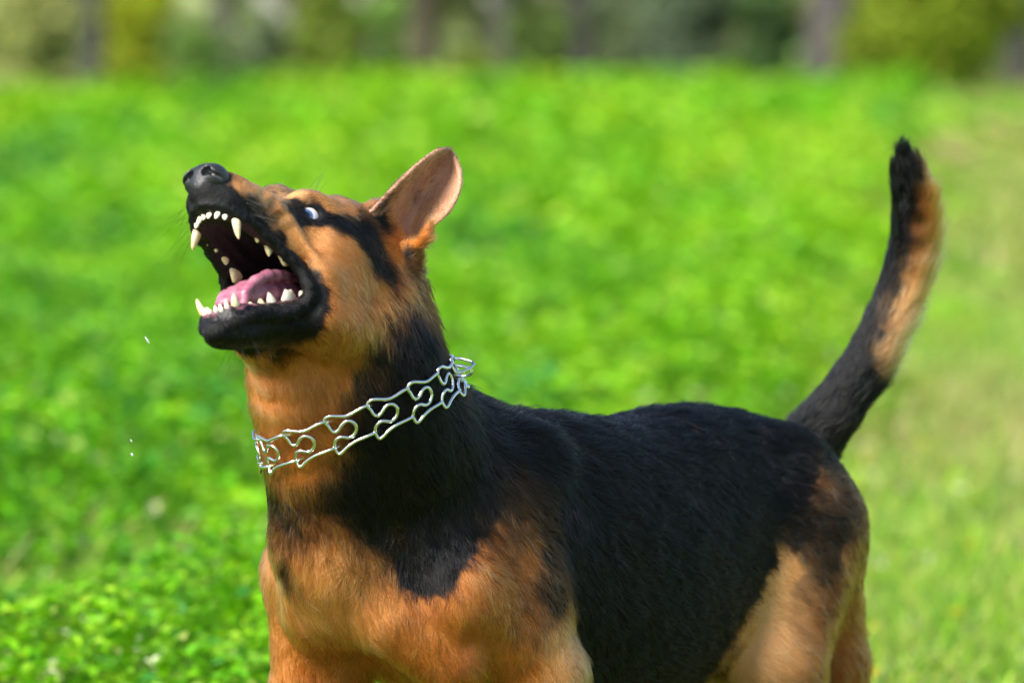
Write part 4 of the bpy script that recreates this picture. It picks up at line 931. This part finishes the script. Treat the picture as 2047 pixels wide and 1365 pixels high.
def leaf_material(name, rough=.5, trans=.38):
    m, nt, b = mat(name)
    a = nt.nodes.new("ShaderNodeAttribute"); a.attribute_name = "coat"
    nt.links.new(a.outputs["Color"], b.inputs["Base Color"]); setin(b, Roughness=rough); b.inputs["Specular IOR Level"].default_value = .22
    t = nt.nodes.new("ShaderNodeBsdfTranslucent"); mx = nt.nodes.new("ShaderNodeMixShader"); mx.inputs[0].default_value = trans
    g = nt.nodes.new("ShaderNodeMix"); g.data_type = 'RGBA'; g.blend_type = 'MULTIPLY'; g.inputs[0].default_value = 1.0
    nt.links.new(a.outputs["Color"], g.inputs[6]); g.inputs[7].default_value = (1.25, 1.25, .7, 1)
    nt.links.new(g.outputs[2], t.inputs[0])
    nt.links.new(b.outputs[0], mx.inputs[1]); nt.links.new(t.outputs[0], mx.inputs[2]); nt.links.new(mx.outputs[0], nt.nodes["Material Output"].inputs[0])
    return m
M_LEAF = leaf_material("meadow leaves")

def leaf_quads(c, size, rnd, up=.55, aspect=.62, fold=.18):
    """folded leaf blades (quads) at centres c"""
    n = len(c)
    nrm = rnd.normal(size=(n, 3)); nrm /= np.linalg.norm(nrm, axis=1, keepdims=True); nrm[:, 2] = np.abs(nrm[:, 2])
    nrm = nrm * (1 - up) + np.array([0, 0, up]); nrm /= np.linalg.norm(nrm, axis=1, keepdims=True)
    a = rnd.normal(size=(n, 3)); a -= nrm * (a * nrm).sum(1, keepdims=True); a /= np.linalg.norm(a, axis=1, keepdims=True); b = np.cross(nrm, a)
    s = size[:, None]
    v = np.stack([c - a * s * .5, c + b * s * .5 * aspect + nrm * s * fold, c + a * s * .5, c - b * s * .5 * aspect + nrm * s * fold], 1)
    return v
def blades(c, h, w, rnd, lean=.35):
    n = len(c); t = rnd.uniform(0, 2 * math.pi, n); d = np.c_[np.cos(t), np.sin(t), np.zeros(n)]; p = np.c_[-d[:, 1], d[:, 0], np.zeros(n)]
    h = h[:, None]; w = w[:, None]; L = (rnd.rand(n, 1) * lean) * h
    return np.stack([c - p * w, c + p * w, c + p * w * .35 + d * L + np.array([0, 0, 1]) * h, c - p * w * .1 + d * L * 1.1 + np.array([0, 0, 1]) * h * 1.04], 1)

def dry_ground(x, y):
    """1 on the worn, drier strip that runs away on the right, 0 in the lush meadow"""
    d = y + 5
    left = .02 + (d - 6) * .082 + .25 * vnoise(np.c_[x * 0, y, y * 0], .9, 61)
    k = np.clip((x - left) / (.12 + .014 * d), 0, 1) * np.clip((left + 2.0 + .03 * d - x) / .8, 0, 1)
    return np.maximum(k, np.clip((.35 - y) / .3, 0, 1))        # dry ground added around the dog to cut green bounce on its chest
rnd = np.random.RandomState(11)
LUSH = np.array([[.17, .43, .006], [.25, .48, .008], [.10, .34, .006], [.05, .24, .035], [.37, .55, .035]])
DRY = np.array([[.20, .27, .05], [.36, .30, .13], [.48, .36, .21], [.16, .28, .04], [.42, .32, .15]])
verts, cols = [], []
def zone(y0, y1, half0, half1, dens, size, hscale, in0=0.0, in1=0.0):
    n = int((y1 - y0) * (half0 + half1 - in0 - in1) * dens)
    y = y0 + (y1 - y0) * rnd.rand(n) ** .92; half = half0 + (half1 - half0) * (y - y0) / (y1 - y0)
    inn = in0 + (in1 - in0) * (y - y0) / (y1 - y0)
    x = (inn + rnd.rand(n) * (half - inn)) * np.where(rnd.rand(n) < .5, -1, 1)
    # gather into plants
    cell = size * 3.2
    jx = np.round(x / cell + .0) * cell; jy = np.round(y / cell) * cell
    h01 = np.abs(np.sin(jx * 127.1 + jy * 311.7) * 43758.5453) % 1; h02 = np.abs(np.sin(jx * 269.5 + jy * 183.3) * 24634.6345) % 1
    px_, py_ = jx + (h01 - .5) * cell * .9, jy + (h02 - .5) * cell * .9
    x = px_ + (x - jx) * .72; y = py_ + (y - jy) * .72
    q = np.c_[x, y, np.zeros(n)]
    k = dry_ground(x, y)
    big = vnoise(q, 1.6, 62); mid = vnoise(q, 4.5, 63)
    H = (.17 + .05 * big + .08 * mid + .09 * vnoise(q, 10.0, 68) + .07 * (h01 - .4)) * hscale
    H = np.clip(H, .05, .40) * np.clip((y + .5) / 2.2, .3, 1) * (1 - .72 * k)
    keep = rnd.rand(n) > .55 * k
    t = 1 - rnd.rand(n) ** 1.8 * .85
    z = ground_z(x, y) + H * t
    c = np.c_[x, y, z][keep]; n = len(c); k = k[keep]; H = H[keep]
    v = leaf_quads(c, size * rnd.uniform(.6, 1.25, n), rnd)
    tone = ((.42 if y1 < 5 else .60) + .20 * vnoise(c * [1, .12, 0], 1.2, 64)[:n] + .30 * vnoise(c * [1, .2, 0], 5.0, 67) + .3 * (h02[keep] - .5) + .16 * rnd.normal(size=n))
    ci = np.clip((tone * 4).astype(int), 0, 4)
    pal = np.array([3, 2, 0, 1, 4])
    col = LUSH[pal[ci]]
    dcol = DRY[rnd.randint(0, 5, n)]
    kk = np.clip(k * (.85 + .8 * vnoise(c * [1, .2, 0], 3.0, 69)) + .2 * rnd.normal(size=n), 0, .95)[:, None]
    col = col * (1 - kk) + dcol * kk
    col = col * rnd.uniform(.78, 1.2, (n, 1))
    verts.append(v); cols.append(col)
zone(-.2, 4.2, 1.5, 1.9, 11000, .027, 1.0)
zone(4.2, 12, 1.9, 3.2, 3200, .042, 1.05)
zone(12, 28, 2.8, 5.5, 620, .085, 1.1)
zone(28, 54, 5.0, 10.0, 130, .19, 1.2)
# the meadow goes on to both sides, in coarser leaves
zone(-.2, 4.2, 5.0, 7.0, 2600, .055, 1.0, 1.5, 1.9)
zone(4.2, 12, 7.0, 11.0, 420, .12, 1.05, 1.9, 3.2)
zone(12, 28, 11.0, 20.0, 70, .26, 1.1, 3.0, 5.5)
zone(28, 56, 20.0, 45.0, 16, .55, 1.2, 5.2, 10.0)
# grass blades, denser on the dry strip
def blade_zone(y0, y1, half0, half1, dens, w, hh):
    n = int((y1 - y0) * (half0 + half1) * dens)
    y = y0 + (y1 - y0) * rnd.rand(n); x = (rnd.rand(n) * 2 - 1) * (half0 + (half1 - half0) * (y - y0) / (y1 - y0))
    k = dry_ground(x, y); keep = rnd.rand(n) < .08 + .95 * k
    x, y, k = x[keep], y[keep], k[keep]; n = len(x)
    c = np.c_[x, y, ground_z(x, y)]
    v = blades(c, hh * rnd.uniform(.5, 1.5, n) * (1.5 - .6 * k), w * rnd.uniform(.6, 1.3, n), rnd, .9)
    pick_ = DRY[rnd.randint(0, 5, n)]; g_ = LUSH[rnd.randint(0, 5, n)]
    kk = np.clip(.62 + .4 * vnoise(c * [1, .3, 0], 1.8, 66) + .2 * rnd.normal(size=n), 0, 1)[:, None]
    verts.append(v); cols.append((pick_ * kk + g_ * (1 - kk)) * rnd.uniform(.8, 1.2, (n, 1)))
blade_zone(-.2, 4.2, 1.5, 1.9, 9000, .0018, .075)
blade_zone(4.2, 14, 1.9, 3.4, 2200, .004, .08)
blade_zone(14, 54, 3.4, 10, 110, .018, .10)
blade_zone(-4.5, -.2, 3.5, 3.5, 2600, .0035, .075)
blade_zone(-.2, 14, 5.0, 9.0, 420, .008, .08)
v = np.concatenate(verts); cl = np.concatenate(cols)
nq = len(v)
gm = mesh_from("grass", v.reshape(-1, 3), np.arange(nq * 4).reshape(-1, 4), M_LEAF, smooth=False)
color_attr(gm, "coat", np.repeat(cl, 4, 0))
grass = link("grass", gm)
tag(grass, "lush green leafy meadow with a drier grassy strip on the right", "grass", kind="stuff")
# small blossoms scattered through the meadow
n = 1100
y = -.1 + 9 * rnd.rand(n) ** 1.3; x = (rnd.rand(n) * 2 - 1) * (1.6 + .16 * y); k = dry_ground(x, y)
keep = rnd.rand(n) < np.where(k > .3, .9, .45); x, y, k = x[keep], y[keep], k[keep]; n = len(x)
q = np.c_[x, y, np.zeros(n)]
zz = ground_z(x, y) + np.where(k > .3, rnd.uniform(.05, .12, n), np.clip(.20 + .065 * vnoise(q, 1.6, 62) + .05 * vnoise(q, 4.5, 63), .08, .34))
c = np.c_[x, y, zz]
cc_ = np.repeat(c, 7, 0) + rnd.normal(size=(n * 7, 3)) * .006
v = leaf_quads(cc_, rnd.uniform(.008, .014, n * 7), rnd, .4)
kind_ = np.where((k > .3) & (rnd.rand(n) < .42), 1, 0)
bc = np.where(kind_[:, None] == 1, np.array([.75, .50, .03]), np.array([.62, .66, .42])) * rnd.uniform(.8, 1.1, (n, 1))
bm_ = mesh_from("wildflowers", v.reshape(-1, 3), np.arange(len(v) * 4).reshape(-1, 4), M_LEAF, smooth=False)
color_attr(bm_, "coat", np.repeat(np.repeat(bc, 7, 0), 4, 0))
fl_ = link("wildflowers", bm_)
tag(fl_, "tiny pale and yellow blossoms scattered through the meadow", "flowers", kind="stuff")
# ------------------------------------------------------------------ shrubs and trees at the far edge of the meadow
M_TLEAF = leaf_material("shrub leaves", .6, .3)
def bark(name, c1, c2):
    m, nt, b = mat(name); r, n = noise_ramp(nt, 9, [(.3, c1), (.7, c2)], 8); nt.links.new(r.outputs[0], b.inputs["Base Color"]); setin(b, Roughness=.95); bump(nt, b, 14, 1.0, .03); return m
M_BARK_D = bark("dark bark", (.02, .021, .018), (.045, .043, .036)); M_BARK_G = bark("grey bark", (.035, .038, .03), (.07, .07, .055)); M_BARK_B = bark("brown bark", (.04, .034, .02), (.075, .06, .036))
trnd = np.random.RandomState(5)
def tube(paths, n=7):
    vs, fs = [], []
    for p in paths:
        p = spline(np.asarray(p, float), 4); base = len(vs); m = len(p)
        tg = np.gradient(p[:, :3], axis=0); tg /= np.linalg.norm(tg, axis=1, keepdims=True)
        nr = np.cross(tg[0], [.9, .3, .1]); nr /= np.linalg.norm(nr)
        for k in range(m):
            nr = nr - tg[k] * (nr @ tg[k]); nr /= np.linalg.norm(nr); bn = np.cross(tg[k], nr)
            for i in range(n):
                a = 2 * math.pi * i / n; rr = max(p[k, 3], .002) * (1 + .12 * math.sin(3 * a + k))
                vs.append(p[k, :3] + rr * (math.cos(a) * nr + math.sin(a) * bn))
        fs += [(base + k * n + i, base + k * n + (i + 1) % n, base + (k + 1) * n + (i + 1) % n, base + (k + 1) * n + i) for k in range(m - 1) for i in range(n)]
    return np.array(vs), np.array(fs)
def foliage(name, centres, radii, n, size, col, parent, spread=.25):
    c = np.array(centres); w = np.array(radii) ** 2; pick_ = trnd.choice(len(c), n, p=w / w.sum())
    d = trnd.normal(size=(n, 3)); d /= np.linalg.norm(d, axis=1, keepdims=True)
    p = c[pick_] + d * (np.array(radii)[pick_] * trnd.uniform(.45, 1.08, n))[:, None]
    p[:, 2] = np.maximum(p[:, 2], ground_z(p[:, 0], p[:, 1]) + .04)
    v = leaf_quads(p, size * trnd.uniform(.6, 1.3, n), trnd, .25)
    clump = .5 + .5 * np.sin(pick_ * 12.9898)
    cl = np.array(col) * (1 + spread * (clump - .5)[:, None] * 1.6) * trnd.uniform(.75, 1.25, (n, 1))
    me = mesh_from(name, v.reshape(-1, 3), np.arange(n * 4).reshape(-1, 4), M_TLEAF, smooth=False); color_attr(me, "coat", np.repeat(cl, 4, 0))
    return link(name, me, parent)
def bush(px, wpx, hgt, col, label, dist=54, bk=None, n=5000, size=.13, group="shrubs along the far edge of the meadow"):
    X = (px - W_PX / 2) / FPX * dist; y = dist - 5; z = float(ground_z(X, y)); hw = wpx / FPX * dist / 2
    o = empty("bush", (X, y, z)); tag(o, label, "bush", group)
    st = []; cs = []; rs = []
    for k in range(7):
        a = trnd.uniform(0, 6.28); rr = hw * trnd.uniform(.2, .75); hh = hgt * trnd.uniform(.45, .85)
        tip = (X + rr * math.cos(a), y + rr * math.sin(a) * .8, z + hh)
        st.append([(X + .08 * math.cos(a), y + .08 * math.sin(a), z - .05, .025), (X + rr * .4 * math.cos(a), y + rr * .4 * math.sin(a), z + hh * .5, .018), (*tip, .006)])
        cs.append(tip); rs.append(hw * trnd.uniform(.35, .6))
        cs.append((X + rr * math.cos(a + 1), y + rr * math.sin(a + 1) * .8, z + hgt * trnd.uniform(.1, .4))); rs.append(hw * trnd.uniform(.35, .55))
    v, f = tube(st, 5); link("stems", mesh_from("stems", v, f, bk or M_BARK_B), o)
    foliage("foliage", cs, rs, n, size, col, o)
    return o
def tree(px, wpx, hgt, bk, col, label, dist=56, lean=0.0, n=1700):
    X = (px - W_PX / 2) / FPX * dist; y = dist - 5; z = float(ground_z(X, y)); r = wpx / FPX * dist / 2
    o = empty("tree", (X, y, z)); tag(o, label, "tree", "trees along the far edge of the meadow")
    top = (X + lean * hgt, y, z + hgt * .95)
    paths = [[(X, y, z - .1, r * 1.35), (X + lean * .4, y, z + .4, r), (X + lean * hgt * .4, y + .1, z + hgt * .45, r * .75), (*top, r * .2)]]
    cs, rs = [], []
    for k in range(9):
        t = .32 + .6 * k / 9; a = k * 2.4; b0 = np.array([X + lean * hgt * t, y, z + hgt * t]); L = hgt * .32 * (1.15 - t)
        e = b0 + np.array([math.cos(a) * L, math.sin(a) * L, L * .6]); paths.append([(*b0, r * .4), (*((b0 + e) / 2 + [0, 0, .1]), r * .25), (*e, r * .06)])
        cs.append(e); rs.append(L * .55); cs.append((b0 + e) / 2 + [0, 0, .2]); rs.append(L * .4)
    cs.append(np.array(top)); rs.append(hgt * .13)
    v, f = tube(paths, 8); link("trunk", mesh_from("trunk", v, f, bk), o)
    foliage("crown", cs, rs, n, .16, col, o)
    return o
YG, PG, GR, DG, GG, OL, DK = (.36, .42, .03), (.34, .37, .13), (.18, .30, .07), (.075, .135, .045), (.17, .22, .12), (.21, .28, .02), (.10, .14, .085)
bush(40, 250, 1.3, PG, "pale yellow-green bush at the far left end of the tree line", 53)
bush(125, 90, .35, (.10, .085, .05), "low brownish bush at the foot of the dark trunk near the left edge", 52, n=2500)
tree(190, 62, 6, M_BARK_D, DG, "thick dark trunk between pale and bright yellow-green bushes at left")
bush(285, 150, 1.4, YG, "bright yellow-green bush right of the thick dark trunk", 54)
bush(385, 130, .9, GR, "mid green bush left of the grey trunk above the dog's muzzle", 53)
tree(448, 46, 6, M_BARK_G, GG, "slim grey trunk above the dog's nose")
bush(520, 120, 1.1, GG, "grey-green bush right of the slim grey trunk", 54)
tree(585, 26, 5, M_BARK_B, OL, "thin reddish brown trunk behind the dog's brow")
bush(655, 150, 1.3, (.20, .27, .04), "fresh yellow-green bush above the dog's forehead", 54)
bush(755, 110, 1.2, GR, "darker green bush left of the brown trunk above the dog's ear", 55)
tree(850, 60, 6, M_BARK_B, OL, "brown trunk above the dog's upright ear")
bush(935, 120, .55, (.22, .28, .05), "low yellow-green bush right of the brown trunk", 52, n=3000)
tree(1005, 55, 6, M_BARK_G, GG, "grey trunk near the middle of the tree line")
bush(1080, 130, 1.0, (.13, .20, .05), "light green bush just right of the middle grey trunk", 53)
tree(1160, 70, 6, M_BARK_D, DG, "dark trunk right of the middle of the tree line")
bush(1265, 150, 1.3, GG, "grey-green bush left of the wide dark shrub mass", 56)
bush(1390, 260, 1.6, DK, "wide dark grey-green bush right of centre in the tree line", 55)
bush(1530, 130, 1.2, DG, "deep green bush left of the mauve-grey leaning trunk", 53)
tree(1640, 105, 6, bark("mauve grey bark", (.045, .04, .038), (.08, .07, .066)), OL, "broad mauve-grey leaning trunk left of the olive bush", lean=.16)
bush(1850, 330, 1.7, OL, "big round olive-green bush above the dog's tail", 53, n=9000)
tree(2040, 60, 6, M_BARK_D, DG, "dark trunk at the far right end of the tree line")
# the wood behind them reads as one dark mass
n = 21000
x = trnd.uniform(-48, 48, n); y = 55 + 9 * trnd.rand(n); z = ground_z(x, y) + 9 * trnd.rand(n) ** 1.1
v = leaf_quads(np.c_[x, y, z], trnd.uniform(.35, .85, n), trnd, .1, .8)
cl = np.array([.24, .28, .125]) * (1 + .5 * vnoise(np.c_[x, y * 0, z], .8, 90)[:, None]) * trnd.uniform(.6, 1.3, (n, 1))
cl = cl * np.where((vnoise(np.c_[x, y * 0, z * .4], 1.7, 91) > .35)[:, None], np.array([1.1, .85, .9]), 1)
wm = mesh_from("distant_woods", v.reshape(-1, 3), np.arange(n * 4).reshape(-1, 4), M_TLEAF, smooth=False); color_attr(wm, "coat", np.repeat(np.clip(cl, .01, 1), 4, 0))
wd = link("distant_woods", wm)
tag(wd, "dim blurred wood filling the gaps behind the tree line", "woods", kind="stuff")
# ------------------------------------------------------------------ flying spittle
M_DROP, nt, b = mat("spittle droplet"); setin(b, Base_Color=(.9, .93, .95, 1), Roughness=.05); b.inputs["Transmission Weight"].default_value = .6; b.inputs["IOR"].default_value = 1.33
for px, py, dp, r, st, lb in [(264, 908, 4.95, .0011, 1.5, "round spittle droplet in the air left of the collar"), (294, 679, 4.94, .0008, 5.0, "streak-shaped spittle droplet in the air left of the dog's chin"), (262, 880, 4.95, .0005, 3.0, "tiny spittle droplet just above the round one left of the collar")]:
    c = at(px, py, dp); nu, nv_ = 10, 7; ax = np.array([.55, 0, -.83])
    vs = []
    for j in range(nv_ + 1):
        for i in range(nu):
            u_, w_ = 2 * math.pi * i / nu, math.pi * j / nv_
            p = np.array([math.cos(u_) * math.sin(w_), math.sin(u_) * math.sin(w_), math.cos(w_)]) * r * (1 - .15 * math.cos(w_))
            vs.append(c + p + ax * (p @ ax) * (st - 1))
    fs = [(j * nu + i, j * nu + (i + 1) % nu, (j + 1) * nu + (i + 1) % nu, (j + 1) * nu + i) for j in range(nv_) for i in range(nu)]
    tag(link("water_droplet", mesh_from("water_droplet", np.array(vs), np.array(fs), M_DROP)), lb, "droplet", "spittle droplets")
